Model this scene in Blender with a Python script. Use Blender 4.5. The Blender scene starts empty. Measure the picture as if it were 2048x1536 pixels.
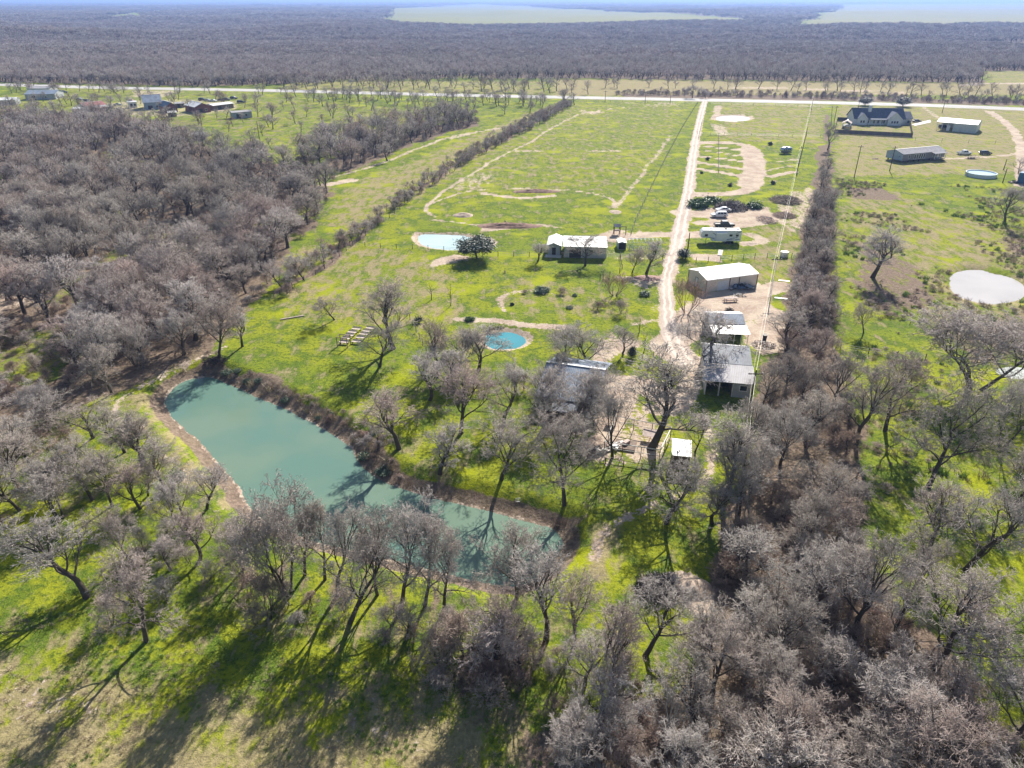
import bpy, math, random
import numpy as np
from mathutils import Vector, Matrix
random.seed(7)
sc = bpy.context.scene
COL = sc.collection
R = math.radians

# ------------------------------------------------------------------ camera
H = 57.0                       # metres above the ground
F = 1422.0                     # focal length for a picture 2048 wide
PITCH = math.atan(770.0 / F)
SP, CP = math.sin(PITCH), math.cos(PITCH)
cam_d = bpy.data.cameras.new('camera')
cam_d.sensor_width = 36.0
cam_d.lens = F / 2048 * 36
cam_d.clip_start = 0.5
cam_d.clip_end = 80000
cam = bpy.data.objects.new('camera', cam_d)
COL.objects.link(cam)
cam.location = (0, 0, H)
cam.rotation_euler = (math.pi / 2 - PITCH, 0, 0)
sc.camera = cam

# ------------------------------------------------------------------ light
SUN_EL, SUN_AZ = R(34), R(20)          # azimuth clockwise from +Y (the view direction)
w = bpy.data.worlds.new('World'); sc.world = w; w.use_nodes = True
nt = w.node_tree; nt.nodes.clear()
sky = nt.nodes.new('ShaderNodeTexSky'); sky.sky_type = 'NISHITA'; sky.sun_disc = False
sky.sun_elevation = SUN_EL; sky.sun_rotation = SUN_AZ
sky.altitude = 100; sky.air_density = 1.0; sky.dust_density = 0.6; sky.ozone_density = 1.0
bg = nt.nodes.new('ShaderNodeBackground'); bg.inputs[1].default_value = 0.06
wo = nt.nodes.new('ShaderNodeOutputWorld')
nt.links.new(sky.outputs[0], bg.inputs[0]); nt.links.new(bg.outputs[0], wo.inputs[0])
sd = bpy.data.lights.new('sun', 'SUN'); sd.energy = 5.0; sd.angle = R(0.5); sd.color = (1.0, 0.94, 0.85)
sun = bpy.data.objects.new('sun', sd); COL.objects.link(sun)
sv = Vector((math.sin(SUN_AZ) * math.cos(SUN_EL), math.cos(SUN_AZ) * math.cos(SUN_EL), math.sin(SUN_EL)))
sun.rotation_euler = sv.to_track_quat('Z', 'Y').to_euler()
sc.view_settings.view_transform = 'Standard'
sc.view_settings.look = 'None'
sc.view_settings.gamma = 1.0
sc.view_settings.exposure = 0.95
sc.cycles.max_bounces = 6
sc.cycles.volume_bounces = 0
sc.cycles.transparent_max_bounces = 8
sc.cycles.use_denoising = True

# ------------------------------------------------------------------ ground survey: photo pixel -> metres on the ground
def G(px, py, z=0.0):
    u = np.asarray(px, float) - 1024; v = np.asarray(py, float) - 768
    down = F * SP + v * CP; fwd = F * CP - v * SP
    t = (H - z) / down
    return np.stack([u * t, fwd * t, np.zeros_like(t) + z], -1)
def P(px, py, z=0.0):
    return Vector([float(c) for c in G(px, py, z)])
def PL(pts, z=0.0):
    a = np.array(pts, float)
    return G(a[:, 0], a[:, 1], z)[:, :2]
def ht(pyb, pyt):
    """height of an upright thing standing at row pyb whose top is seen at row pyt"""
    Y = float(G(1024, pyb)[1]); v = pyt - 768
    return H - Y * (F * SP + v * CP) / (F * CP - v * SP)
def pxm(py):
    """picture pixels (2048 wide) per metre on the ground at row py"""
    return (F * SP + (py - 768) * CP) / H

# ------------------------------------------------------------------ numeric helpers
def _h(ix, iy, s):
    n = (ix.astype(np.int64) * 374761393 + iy.astype(np.int64) * 668265263 + s * 1442695041) & 0xffffffff
    n = ((n ^ (n >> 13)) * 1274126177) & 0xffffffff
    return ((n ^ (n >> 16)) & 0xffff) / 65535.0
def vnoise(x, y, s=0):
    ix = np.floor(x); iy = np.floor(y); fx = x - ix; fy = y - iy
    fx = fx * fx * (3 - 2 * fx); fy = fy * fy * (3 - 2 * fy)
    a = _h(ix, iy, s); b = _h(ix + 1, iy, s); c = _h(ix, iy + 1, s); d = _h(ix + 1, iy + 1, s)
    return (a * (1 - fx) + b * fx) * (1 - fy) + (c * (1 - fx) + d * fx) * fy
def fbm(x, y, s=0, o=4):
    r = 0; a = 0.5; t = 0
    for k in range(o):
        r = r + a * vnoise(x * 2 ** k, y * 2 ** k, s + k * 17); t += a; a *= 0.5
    return r / t
def inside(x, y, poly):
    c = np.zeros(x.shape, bool); n = len(poly)
    for i in range(n):
        x1, y1 = poly[i]; x2, y2 = poly[(i + 1) % n]
        if y1 == y2: continue
        m = ((y1 > y) != (y2 > y))
        c ^= m & (x < (x2 - x1) * (y - y1) / (y2 - y1) + x1)
    return c
def segdist(x, y, pts, closed=False):
    d = np.full(x.shape, 1e9); n = len(pts)
    for i in range(n if closed else n - 1):
        x1, y1 = pts[i]; x2, y2 = pts[(i + 1) % n]
        dx, dy = x2 - x1, y2 - y1; L = dx * dx + dy * dy + 1e-9
        t = np.clip(((x - x1) * dx + (y - y1) * dy) / L, 0, 1)
        d = np.minimum(d, np.hypot(x - x1 - t * dx, y - y1 - t * dy))
    return d
def sdist(x, y, poly):
    d = segdist(x, y, poly, True)
    return np.where(inside(x, y, poly), -d, d)
def smooth(e0, e1, x):
    t = np.clip((x - e0) / (e1 - e0), 0, 1); return t * t * (3 - 2 * t)
def chaikin(pts, n=2, closed=True):
    p = np.array(pts, float)
    for _ in range(n):
        if closed:
            q = np.roll(p, -1, 0); p = np.stack([.75 * p + .25 * q, .25 * p + .75 * q], 1).reshape(-1, 2)
        else:
            a, b = p[:-1], p[1:]
            m = np.stack([.75 * a + .25 * b, .25 * a + .75 * b], 1).reshape(-1, 2)
            p = np.vstack([p[:1], m, p[-1:]])
    return p
def resample(p, step):
    p = np.asarray(p, float); d = np.r_[0, np.cumsum(np.hypot(*np.diff(p, axis=0).T))]
    n = max(2, int(d[-1] / step) + 1); t = np.linspace(0, d[-1], n)
    return np.stack([np.interp(t, d, p[:, 0]), np.interp(t, d, p[:, 1])], -1)

# ------------------------------------------------------------------ objects
def tag(o, label=None, cat=None, group=None, kind=None):
    if label: o['label'] = label
    if cat: o['category'] = cat
    if group: o['group'] = group
    if kind: o['kind'] = kind
    return o
def empty(name, loc, label, cat, rz=0.0, group=None):
    o = bpy.data.objects.new(name, None); COL.objects.link(o)
    o.empty_display_size = 0.3
    o.location = loc; o.rotation_euler = (0, 0, rz)
    return tag(o, label, cat, group)
def mesh_np(name, V, F4=None, F3=None, smooth_=False):
    me = bpy.data.meshes.new(name)
    V = np.asarray(V, np.float32)
    loops = []; starts = []; tot = []
    n = 0; s = 0
    if F4 is not None and len(F4):
        F4 = np.asarray(F4, np.int32); loops.append(F4.ravel()); starts.append(np.arange(len(F4)) * 4); tot.append(np.full(len(F4), 4)); s = F4.size
    if F3 is not None and len(F3):
        F3 = np.asarray(F3, np.int32); loops.append(F3.ravel()); starts.append(s + np.arange(len(F3)) * 3); tot.append(np.full(len(F3), 3))
    loops = np.concatenate(loops); starts = np.concatenate(starts); tot = np.concatenate(tot)
    me.vertices.add(len(V)); me.vertices.foreach_set('co', V.ravel())
    me.loops.add(len(loops)); me.loops.foreach_set('vertex_index', loops.astype(np.int32))
    me.polygons.add(len(starts)); me.polygons.foreach_set('loop_start', starts.astype(np.int32)); me.polygons.foreach_set('loop_total', tot.astype(np.int32))
    if smooth_: me.polygons.foreach_set('use_smooth', np.ones(len(starts), bool))
    me.update(calc_edges=True); me.validate()
    return me
class MB:
    """collects boxes, polygons and bars, then links them as one mesh object"""
    def __init__(s): s.v = []; s.f = []
    def box(s, cx, cy, cz, sx, sy, sz, rz=0.0, rx=0.0, ry=0.0):
        m = Matrix.Rotation(rz, 3, 'Z') @ Matrix.Rotation(ry, 3, 'Y') @ Matrix.Rotation(rx, 3, 'X'); b = len(s.v)
        for dz in (-.5, .5):
            for dx, dy in ((-.5, -.5), (.5, -.5), (.5, .5), (-.5, .5)):
                q = m @ Vector((dx * sx, dy * sy, dz * sz)); s.v.append((cx + q.x, cy + q.y, cz + q.z))
        s.f += [tuple(b + i for i in f) for f in ((3, 2, 1, 0), (4, 5, 6, 7), (0, 1, 5, 4), (1, 2, 6, 5), (2, 3, 7, 6), (3, 0, 4, 7))]
        return s
    def bb(s, x0, x1, y0, y1, z0, z1):
        return s.box((x0 + x1) / 2, (y0 + y1) / 2, (z0 + z1) / 2, x1 - x0, y1 - y0, z1 - z0)
    def hull(s, rings):
        """rings: equal-length vertex loops joined in order, both ends capped"""
        b = len(s.v); n = len(rings[0])
        for r in rings: s.v += [tuple(p) for p in r]
        for k in range(len(rings) - 1):
            for i in range(n):
                j = (i + 1) % n; s.f.append((b + k * n + i, b + k * n + j, b + (k + 1) * n + j, b + (k + 1) * n + i))
        s.f.append(tuple(b + i for i in range(n))[::-1]); e = b + (len(rings) - 1) * n
        s.f.append(tuple(e + i for i in range(n)))
        return s
    def slab(s, quad, t):
        q = [Vector(p) for p in quad]; nrm = (q[1] - q[0]).cross(q[2] - q[0]).normalized() * t
        return s.hull([[p - nrm for p in q], q])
    def bar(s, a, b_, r0, r1=None, k=5):
        a = Vector(a); b_ = Vector(b_); r1 = r0 if r1 is None else r1
        d = (b_ - a).normalized(); x = d.orthogonal().normalized(); y = d.cross(x)
        return s.hull([[a + (x * math.cos(t) + y * math.sin(t)) * r0 for t in [2 * math.pi * i / k for i in range(k)]],
                       [b_ + (x * math.cos(t) + y * math.sin(t)) * r1 for t in [2 * math.pi * i / k for i in range(k)]]])
    def build(s, name, mat, parent=None, smooth_=False, label=None):
        me = bpy.data.meshes.new(name); me.from_pydata(s.v, [], s.f); me.update()
        if smooth_:
            for p in me.polygons: p.use_smooth = True
        me.materials.append(mat)
        o = bpy.data.objects.new(name, me); COL.objects.link(o)
        if parent: o.parent = parent
        if label: o['label'] = label
        return o
def copy_tree(o, loc, rz=None, label=None, scale=None, group=None):
    kids = [c for c in COL.objects if c.parent == o] if not hasattr(o, '_k') else o._k
    c = o.copy(); COL.objects.link(c); c.location = loc
    if rz is not None: c.rotation_euler = (0, 0, rz)
    if scale is not None: c.scale = scale
    if label: c['label'] = label
    if group: c['group'] = group
    for ch in kids:
        d = ch.copy(); COL.objects.link(d); d.parent = c
        for g in [q for q in COL.objects if q.parent == ch]:
            e = g.copy(); COL.objects.link(e); e.parent = d
    return c

# ------------------------------------------------------------------ materials
def mat_new(name):
    m = bpy.data.materials.new(name); m.use_nodes = True
    n = m.node_tree; b = n.nodes['Principled BSDF']; return m, n, b
def node(n, t, **k):
    x = n.nodes.new(t)
    for a, v in k.items(): setattr(x, a, v)
    return x
def noise(n, vec, scale, detail=4, rough=0.6):
    x = node(n, 'ShaderNodeTexNoise'); x.inputs['Scale'].default_value = scale
    x.inputs['Detail'].default_value = detail; x.inputs['Roughness'].default_value = rough
    n.links.new(vec, x.inputs['Vector']); return x.outputs['Fac']
def val(n, v):
    return v
def mth(n, op, a, b=None, c=None, clamp=False):
    x = node(n, 'ShaderNodeMath', operation=op, use_clamp=clamp)
    for i, q in enumerate((a, b, c)):
        if q is None: continue
        if isinstance(q, (int, float)): x.inputs[i].default_value = q
        else: n.links.new(q, x.inputs[i])
    return x.outputs[0]
def sstep(n, x, a, b):
    r = node(n, 'ShaderNodeMapRange', interpolation_type='SMOOTHSTEP')
    n.links.new(x, r.inputs['Value']); r.inputs['From Min'].default_value = a; r.inputs['From Max'].default_value = b
    return r.outputs['Result']
def mix(n, f, a, b):
    x = node(n, 'ShaderNodeMix', data_type='RGBA')
    for s, q in (('Factor', f),):
        if isinstance(q, (int, float)): x.inputs[0].default_value = q
        else: n.links.new(q, x.inputs[0])
    for i, q in ((6, a), (7, b)):
        if isinstance(q, tuple): x.inputs[i].default_value = (*q, 1)
        else: n.links.new(q, x.inputs[i])
    return x.outputs[2]
def bump(n, b, h, strength=0.5, dist=0.05):
    x = node(n, 'ShaderNodeBump'); x.inputs['Strength'].default_value = strength; x.inputs['Distance'].default_value = dist
    n.links.new(h, x.inputs['Height']); n.links.new(x.outputs[0], b.inputs['Normal'])
def simple(name, col, rough=0.7, var=0.15, scale=1.5, metal=0.0, col2=None, wave=None, spec=0.3):
    """paint or timber with blotchy weathering; wave = (axis, scale, depth) adds sheet-metal ribs or boards"""
    m, n, b = mat_new(name)
    tc = node(n, 'ShaderNodeTexCoord').outputs['Object']
    f = noise(n, tc, scale, 6, 0.65)
    c2 = col2 or tuple(c * (1 - var) for c in col)
    c1 = tuple(min(1, c * (1 + var * 0.5)) for c in col)
    f = sstep(n, f, 0.35, 0.65)
    cc = mix(n, f, c1, c2)
    if wave:
        wv = node(n, 'ShaderNodeTexWave', bands_direction=wave[0]); wv.inputs['Scale'].default_value = wave[1]
        n.links.new(tc, wv.inputs['Vector'])
        bump(n, b, wv.outputs['Fac'], 0.6, wave[2])
        cc = mix(n, mth(n, 'MULTIPLY', sstep(n, wv.outputs['Fac'], 0.0, 0.25), 1.0), tuple(c * 0.8 for c in col), cc)
    n.links.new(cc, b.inputs['Base Color'])
    b.inputs['Roughness'].default_value = rough; b.inputs['Metallic'].default_value = metal
    b.inputs['Specular IOR Level'].default_value = spec
    return m
M = {}
M['white_metal'] = simple('white_metal_roofing', (0.86, 0.86, 0.85), 0.42, 0.08, 0.6, wave=('X', 1.1, 0.02), spec=0.5)
M['grey_metal'] = simple('grey_metal_roofing', (0.19, 0.21, 0.25), 0.65, 0.3, 0.5, wave=('X', 1.1, 0.03), spec=0.2)
M['pale_metal'] = simple('weathered_galvanised_roofing', (0.40, 0.385, 0.40), 0.65, 0.25, 0.5, wave=('X', 1.1, 0.03), spec=0.25)
M['blue_metal'] = simple('blue_grey_metal_roofing', (0.22, 0.27, 0.35), 0.6, 0.3, 0.5, wave=('X', 1.1, 0.03), spec=0.3)
M['red_metal'] = simple('faded_red_roofing', (0.36, 0.14, 0.13), 0.5, 0.3, 0.7)
M['red_paint'] = simple('red_barn_siding', (0.22, 0.085, 0.075), 0.7, 0.3, 0.7)
M['tan_siding'] = simple('tan_metal_siding', (0.74, 0.68, 0.60), 0.55, 0.1, 0.5, wave=('X', 1.6, 0.02))
M['grey_siding'] = simple('grey_metal_siding', (0.40, 0.42, 0.44), 0.55, 0.15, 0.5, wave=('X', 1.6, 0.02))
M['white_siding'] = simple('white_siding', (0.72, 0.73, 0.74), 0.6, 0.08, 0.8)
M['pale_siding'] = simple('pale_green_grey_siding', (0.58, 0.62, 0.60), 0.6, 0.1, 0.8, wave=('X', 1.6, 0.02))
M['brown_siding'] = simple('brown_grey_siding', (0.27, 0.25, 0.25), 0.7, 0.15, 0.8)
M['blue_siding'] = simple('blue_grey_siding', (0.33, 0.42, 0.50), 0.7, 0.12, 0.8)
M['shingle'] = simple('slate_blue_shingles', (0.10, 0.125, 0.18), 0.85, 0.25, 1.2)
M['grey_shingle'] = simple('grey_shingles', (0.24, 0.24, 0.27), 0.85, 0.2, 1.0)
M['trim'] = simple('white_trim', (0.78, 0.78, 0.77), 0.5, 0.06)
M['dark_trim'] = simple('dark_trim', (0.05, 0.045, 0.04), 0.6, 0.2)
M['glass'] = simple('dark_window_glass', (0.03, 0.035, 0.045), 0.08, 0.1, spec=0.6)
M['door'] = simple('pale_door', (0.66, 0.69, 0.72), 0.5, 0.08)
M['wood'] = simple('weathered_timber', (0.20, 0.15, 0.12), 0.85, 0.35, 2.0)
M['pale_wood'] = simple('pinkish_pale_timber', (0.52, 0.42, 0.38), 0.85, 0.25, 2.5)
M['fence_wood'] = simple('grey_brown_fence_boards', (0.17, 0.14, 0.135), 0.85, 0.3, 0.6, wave=('X', 2.2, 0.02))
M['pole'] = simple('dark_creosoted_timber', (0.06, 0.045, 0.04), 0.85, 0.3)
M['pipe'] = simple('white_painted_pipe', (0.68, 0.66, 0.62), 0.5, 0.2)
M['wire'] = simple('dull_fence_wire', (0.25, 0.24, 0.23), 0.5, 0.2)
M['cable'] = simple('pale_aluminium_cable', (0.50, 0.45, 0.38), 0.45, 0.1)
M['rubber'] = simple('black_rubber', (0.02, 0.02, 0.02), 0.85, 0.2)
M['rim'] = simple('alloy_wheel', (0.5, 0.5, 0.52), 0.3, 0.1, metal=0.6)
M['car_white'] = simple('white_car_paint', (0.75, 0.76, 0.78), 0.22, 0.04, spec=0.6)
M['car_dark'] = simple('charcoal_car_paint', (0.035, 0.04, 0.05), 0.22, 0.1, spec=0.6)
M['car_silver'] = simple('silver_car_paint', (0.40, 0.42, 0.45), 0.25, 0.1, metal=0.4, spec=0.6)
M['car_red'] = simple('dull_red_car_paint', (0.25, 0.05, 0.045), 0.3, 0.1, spec=0.6)
M['lamp'] = simple('lamp_lens', (0.7, 0.7, 0.68), 0.15, 0.05)
M['stripe'] = simple('blue_grey_decal', (0.16, 0.24, 0.36), 0.3, 0.1)
M['rv'] = simple('white_gelcoat', (0.74, 0.77, 0.80), 0.3, 0.05)
M['aluminium'] = simple('brushed_aluminium', (0.45, 0.50, 0.56), 0.3, 0.1, metal=0.6)
M['tank_blue'] = simple('blue_painted_steel', (0.05, 0.16, 0.32), 0.5, 0.25, 0.6)
M['concrete'] = simple('pale_concrete', (0.60, 0.57, 0.52), 0.8, 0.12)
M['pool_wall'] = simple('white_blue_pool_wall', (0.60, 0.68, 0.76), 0.5, 0.1)
M['yellow'] = simple('yellow_paint', (0.60, 0.48, 0.08), 0.5, 0.1)
M['black'] = simple('black_plastic', (0.02, 0.02, 0.022), 0.6, 0.2)
HAZE = 0.00014
# ------------------------------------------------------------------ ponds: outline at water level, water level, bank width
PONDS = {
 'main': (chaikin(PL([(330,800),(345,777),(380,758),(425,754),(470,775),(520,800),(570,818),(620,845),(680,880),(702,897),(712,925),(742,951),(790,976),(860,998),(930,1012),(1000,1030),(1060,1045),(1110,1062),(1128,1085),(1105,1125),(1065,1160),(1015,1176),(912,1150),(792,1122),(703,1099),(610,1076),(540,1048),(498,1012),(483,975),(455,945),(430,915),(400,880),(370,858),(342,830)], -1.7), 1), -1.7, 4.5),
 'upper': (chaikin(PL([(835,472),(850,469),(925,471),(940,476),(975,483),(985,490),(960,498),(905,500),(870,497),(842,489)], -.5), 1), -.5, 2.5),
 'small': (chaikin(PL([(988,667),(1010,664),(1038,669),(1052,682),(1043,694),(1015,699),(990,698),(974,692),(968,682),(974,671)], -.6), 1), -.6, 2.0),
 'milky': (chaikin(PL([(1903,548),(1930,541),(1965,541),(1985,549),(2010,552),(2040,565),(2056,585),(2040,600),(1990,609),(1950,604),(1915,593),(1900,575)], -.5), 1), -.5, 3.0),
 'stock': (chaikin(PL([(1429,236),(1445,232.5),(1468,231),(1492,233.5),(1503,237),(1490,241.5),(1460,243.5),(1436,241)], -.5), 1), -.5, 3.0),
 'marsh': (chaikin(PL([(1985,742),(2010,734),(2050,736),(2080,745),(2060,758),(2015,756)], -.3), 1), -.3, 1.5),
}
PBOX = {k: (p.min(0) - 12, p.max(0) + 12) for k, (p, _, _) in PONDS.items()}
def pond_sd(x, y, k):
    p = PONDS[k][0]; lo, hi = PBOX[k]; d = np.full(x.shape, 99.0)
    m = (x > lo[0]) & (x < hi[0]) & (y > lo[1]) & (y < hi[1])
    if m.any(): d[m] = sdist(x[m], y[m], p)
    return d
def ground_z(x, y, fine=True):
    x = np.asarray(x, float); y = np.asarray(y, float); sh = x.shape
    x = x.ravel(); y = y.ravel()
    far = smooth(700, 1500, np.hypot(x, y))
    z = far * (fbm(x / 420 + 3, y / 420, 5, 3) - 0.62) * 26
    for k, (p, wl, bw) in PONDS.items():
        d = pond_sd(x, y, k)
        d = d + (fbm(x / 1.6, y / 1.6, 9, 2) - .5) * (0.5 if fine else 0)
        zz = np.where(d < 0, wl + np.maximum(d * .5, -1.4), wl * (1 - smooth(0, bw, d)))
        z = np.where(d < bw, zz, z)
    return z.reshape(sh)

# ------------------------------------------------------------------ what covers the ground
ROADS = {   # name: (pixel centre line, width at each point in pixels across)
 'driveway': [(1411,197,13),(1407,212,14),(1402,230,15),(1396,255,17),(1390,285,19),(1385,320,21),(1380,355,23),(1376,385,25),(1370,415,29),(1364,440,33),(1360,465,36),(1357,485,34),(1349,505,30),(1341,525,28),(1335,545,27),(1333,570,28),(1334,600,30),(1337,630,34),(1340,655,40),(1346,680,48),(1356,702,52),(1378,730,44)],
}
TRACKS = [  # centre line, width m, strength
 ([(1393,286),(1440,284),(1480,287),(1502,296),(1514,315),(1516,345),(1513,365),(1500,380),(1470,387),(1430,388),(1390,389)],6,.85),
 ([(1500,298),(1508,320),(1508,350),(1500,370)],9,.8),
 ([(1397,291),(1440,296),(1496,301)],3.0,1.0),([(1413,302),(1450,306),(1497,315)],2.8,.8),([(1397,313),(1450,318),(1497,327)],2.8,1.0),
 ([(1395,325),(1440,331),(1497,340)],3.2,1.0),([(1397,337),(1440,345),(1500,356)],3.2,1.0),
 ([(1550,324),(1600,318)],2.2,.7),([(1520,344),(1560,336),(1590,330)],2.2,.6),([(1540,354),(1565,349),(1590,344)],3.4,.8),
 ([(1436,210),(1434,228),(1428,240)],4.5,.6),([(1432,250),(1440,258),(1446,268)],7,.55),
 ([(1370,205),(1300,207),(1250,206)],2.5,.5),
 # tracks of the big pasture
 ([(1250,215),(1180,222),(1130,240),(1060,285),(1018,303),(985,322),(940,350),(905,372),(870,395),(852,412),(852,424),(875,434)],2.0,.6),
 ([(862,408),(890,396),(930,385),(980,379),(1060,377),(1130,380),(1180,385),(1215,393),(1232,403),(1234,416)],1.8,.62),
 ([(1018,302),(1120,301),(1230,302),(1300,303)],1.2,.6),
 ([(970,388),(1010,394),(1060,396),(1108,391)],3.2,.75),
 ([(1236,410),(1262,375),(1290,340),(1310,315),(1330,285),(1342,270)],2.2,.5),
 ([(870,440),(930,448),(1000,452),(1060,446),(1120,455)],1.8,.6),
 ([(890,430),(960,430),(1030,424),(1140,418),(1200,419)],1.2,.35),
 ([(660,355),(700,345),(760,328),(830,300),(880,280),(930,266),(1000,258)],3.0,.55),
 ([(655,370),(680,365),(705,360)],6,.7),([(1000,256),(960,262),(905,277)],3.5,.6),
 # yard links
 ([(1345,470),(1310,470),(1270,474),(1215,479)],5,.85),([(1300,466),(1250,470),(1200,472)],4,.5),
 ([(1365,425),(1400,428),(1450,430),(1510,425),(1535,432)],8,.85),([(1400,445),(1480,452),(1540,440)],6,.75),
 ([(1360,472),(1410,470)],6,.9),
 ([(1500,468),(1530,482),(1490,490)],4,.6),
 ([(1345,672),(1400,625),(1440,605),(1490,595),(1530,582),(1560,570)],6,.9),
 ([(1500,610),(1540,625),(1560,650),(1540,680)],6,.7),
 ([(1340,690),(1370,720),(1400,735)],7,.9),([(1380,720),(1385,760),(1375,800),(1350,818),(1300,818)],4,.7),
 ([(1350,800),(1290,770),(1240,760),(1200,770)],7,.75),
 ([(1250,770),(1225,830),(1210,870),(1190,900)],5,.8),
 ([(1405,830),(1425,870),(1430,920),(1400,970),(1350,985),(1300,1000),(1250,1030),(1215,1055),(1200,1085),(1185,1120)],1.8,.5),
 ([(1360,1165),(1390,1180),(1395,1200)],4.5,.9),
 ([(1005,620),(1000,600),(1010,590),(1050,580),(1120,590)],1.8,.55),
 ([(920,638),(1000,640),(1040,648),(1090,652),(1140,655)],2.6,.75),([(1310,640),(1290,645),(1270,650)],2,.5),
 ([(560,640),(600,632)],.9,.4),
 ([(450,690),(420,705),(370,725),(310,752),(265,785),(240,805),(238,825),(252,845)],1.6,.52),
 ([(252,845),(300,870),(330,900),(350,940),(400,990),(430,1020)],2.5,.36),
 ([(1930,170),(1990,165),(2060,168)],10,.8),
 ([(1977,222),(2005,240),(2028,262),(2040,290),(2046,320),(2045,345),(2040,372)],4.2,.9),([(2046,308),(1990,312),(1930,316),(1880,318)],3.0,.75),
 ([(1845,213),(1860,225),(1880,238)],4.5,.5),
 ([(1690,340),(1685,420),(1695,500),(1700,560)],.9,.35),
 # dirt bands along and beyond the highway
 ([(1240,180),(1400,184),(1560,186),(1700,187),(1860,190)],9,.45),([(1460,175),(1560,176),(1700,182),(1800,184)],8,.6),
 ([(470,300),(500,285),(540,262)],2,.3),
]
DIRT = [    # polygon, softness m, strength
 ([(900,300),(1100,205),(1390,205),(1340,300),(1260,400),(1100,370),(900,395)],6,.21),
 ([(640,440),(700,370),(900,290),(1080,215),(1130,210),(900,360),(760,440)],4,.20),
 ([(1440,205),(1660,208),(1650,290),(1520,285)],5,.17),([(1670,225),(2100,240),(2120,345),(1665,355)],4,.16),
 ([(1750,480),(2100,470),(2150,660),(1900,690),(1780,600)],5,.22),([(-100,1310),(130,1340),(260,1420),(200,1470),(-100,1500)],4,.36),([(150,1400),(220,1385),(205,1430),(160,1435)],1,.4),
 ([(560,1420),(900,1360),(860,1536),(560,1536)],4,.32),([(960,540),(1320,560),(1310,650),(1000,640)],4,.17),
 ([(1720,700),(2060,760),(2060,1200),(1800,1150)],5,.12),
 ([(1388,590),(1520,560),(1560,575),(1530,600),(1560,640),(1560,700),(1500,705),(1500,640),(1400,660),(1390,700),(1340,690),(1345,640)],2,.8),
 ([(1380,508),(1440,505),(1445,522),(1385,520)],1.2,.8),
 ([(1180,475),(1235,460),(1265,462),(1262,476),(1200,480)],1.5,.7),
 ([(960,455),(1000,445),(1050,449),(1070,452),(1030,460),(980,462)],1.5,.8),
 ([(860,520),(900,510),(940,512),(935,522),(870,535)],1.5,.75),
 ([(1180,830),(1240,800),(1360,870),(1350,905),(1230,925),(1150,905)],2,.5),
 ([(1075,850),(1180,830),(1200,870),(1090,880)],2,.55),
 ([(1200,680),(1260,670),(1300,690),(1240,720),(1180,730)],2,.6),
 ([(1390,735),(1410,725),(1405,780),(1370,790)],1.5,.7),
 ([(0,590),(40,578),(90,585),(60,612),(0,625)],2,.9),
 ([(1285,560),(1330,540),(1335,600),(1310,640),(1300,580)],1,.4),
 ([(1150,515),(1250,515),(1330,520),(1330,500),(1220,500)],1,.35),
 ([(1230,548),(1330,560),(1300,585),(1240,570)],1.5,.6),
 ([(1545,400),(1620,370),(1640,400),(1600,470),(1545,440)],1.5,.5),
 ([(1700,362),(1790,380),(1760,402),(1690,390)],2,.2),
 ([(1400,415),(1530,412),(1535,440),(1420,462)],2,.7),
 ([(1270,170),(1500,168),(1900,180),(1900,190),(1500,180),(1270,180)],8,.3),
 ([(200,935),(330,905),(420,960),(440,1010),(380,1000),(300,960)],3,.35),
 ([(200,205),(300,198),(480,200),(470,225),(330,235),(240,232),(180,240)],4,.45),
 ([(260,180),(370,182),(330,195),(260,196)],3,.5),
 ([(1100,300),(1300,290),(1290,330),(1130,340)],8,.22),([(880,380),(960,340),(1010,350),(950,385)],4,.42),
 ([(1280,208),(1370,207),(1360,213),(1290,214)],2,.4),([(1150,218),(1210,224),(1180,230)],3,.6),
]
DRY = [
 ([(-400,1285),(120,1325),(300,1395),(500,1435),(700,1380),(900,1380),(1100,1480),(1300,1900),(-900,1900)],7,.70),
 ([(560,500),(720,470),(900,520),(960,640),(800,660),(560,640)],5,.42),
 ([(640,440),(700,370),(900,290),(1080,215),(1130,210),(900,360),(760,440),(700,470)],4,.5),
 ([(900,300),(1100,205),(1390,205),(1340,300),(1260,400),(1100,380),(880,400)],8,.30),
 ([(1670,210),(2100,220),(2120,345),(1662,355)],4,.56),
 ([(1670,395),(1800,380),(1900,430),(2100,460),(2150,720),(1900,690),(1850,640),(1700,600)],7,.45),
 ([(1430,205),(1660,208),(1650,292),(1520,285),(1440,282)],6,.45),
 ([(1000,550),(1200,570),(1310,620),(1290,650),(1000,640)],4,.35),
 ([(800,650),(1000,640),(1000,760),(850,740)],3,.3),
 ([(1500,440),(1600,400),(1600,560),(1500,640)],3,.45),
 ([(1190,1020),(1260,1060),(1260,1180),(1150,1200)],2.5,.45),
 ([(1100,158),(2100,168),(2150,190),(1100,192)],10,.78),
 ([(560,160),(1100,162),(1100,190),(560,182)],10,.5),
 ([(700,880),(900,860),(1000,960),(800,960)],4,.35),
 ([(1220,820),(1400,800),(1420,1000),(1240,1000)],4,.25),
 ([(260,790),(330,770),(345,840),(430,930),(490,1010),(470,1030),(380,1000),(300,900)],2,.55),
 ([(780,15),(960,8),(1130,16),(1500,36),(1500,46),(1130,48),(900,50),(770,48)],40,.45),
 ([(1690,8),(2200,4),(2200,48),(1900,52),(1590,50)],40,.5),
 ([(1960,78),(2100,68),(2200,70),(2200,110),(2040,95)],25,.6),
 ([(1960,142),(2200,132),(2200,192),(2030,185),(1985,172)],10,.5),
 ([(30,180),(220,172),(520,185),(640,200),(900,225),(950,240),(800,260),(640,300),(540,330),(480,300),(400,240),(200,240),(20,240)],6,.3),
]
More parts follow.
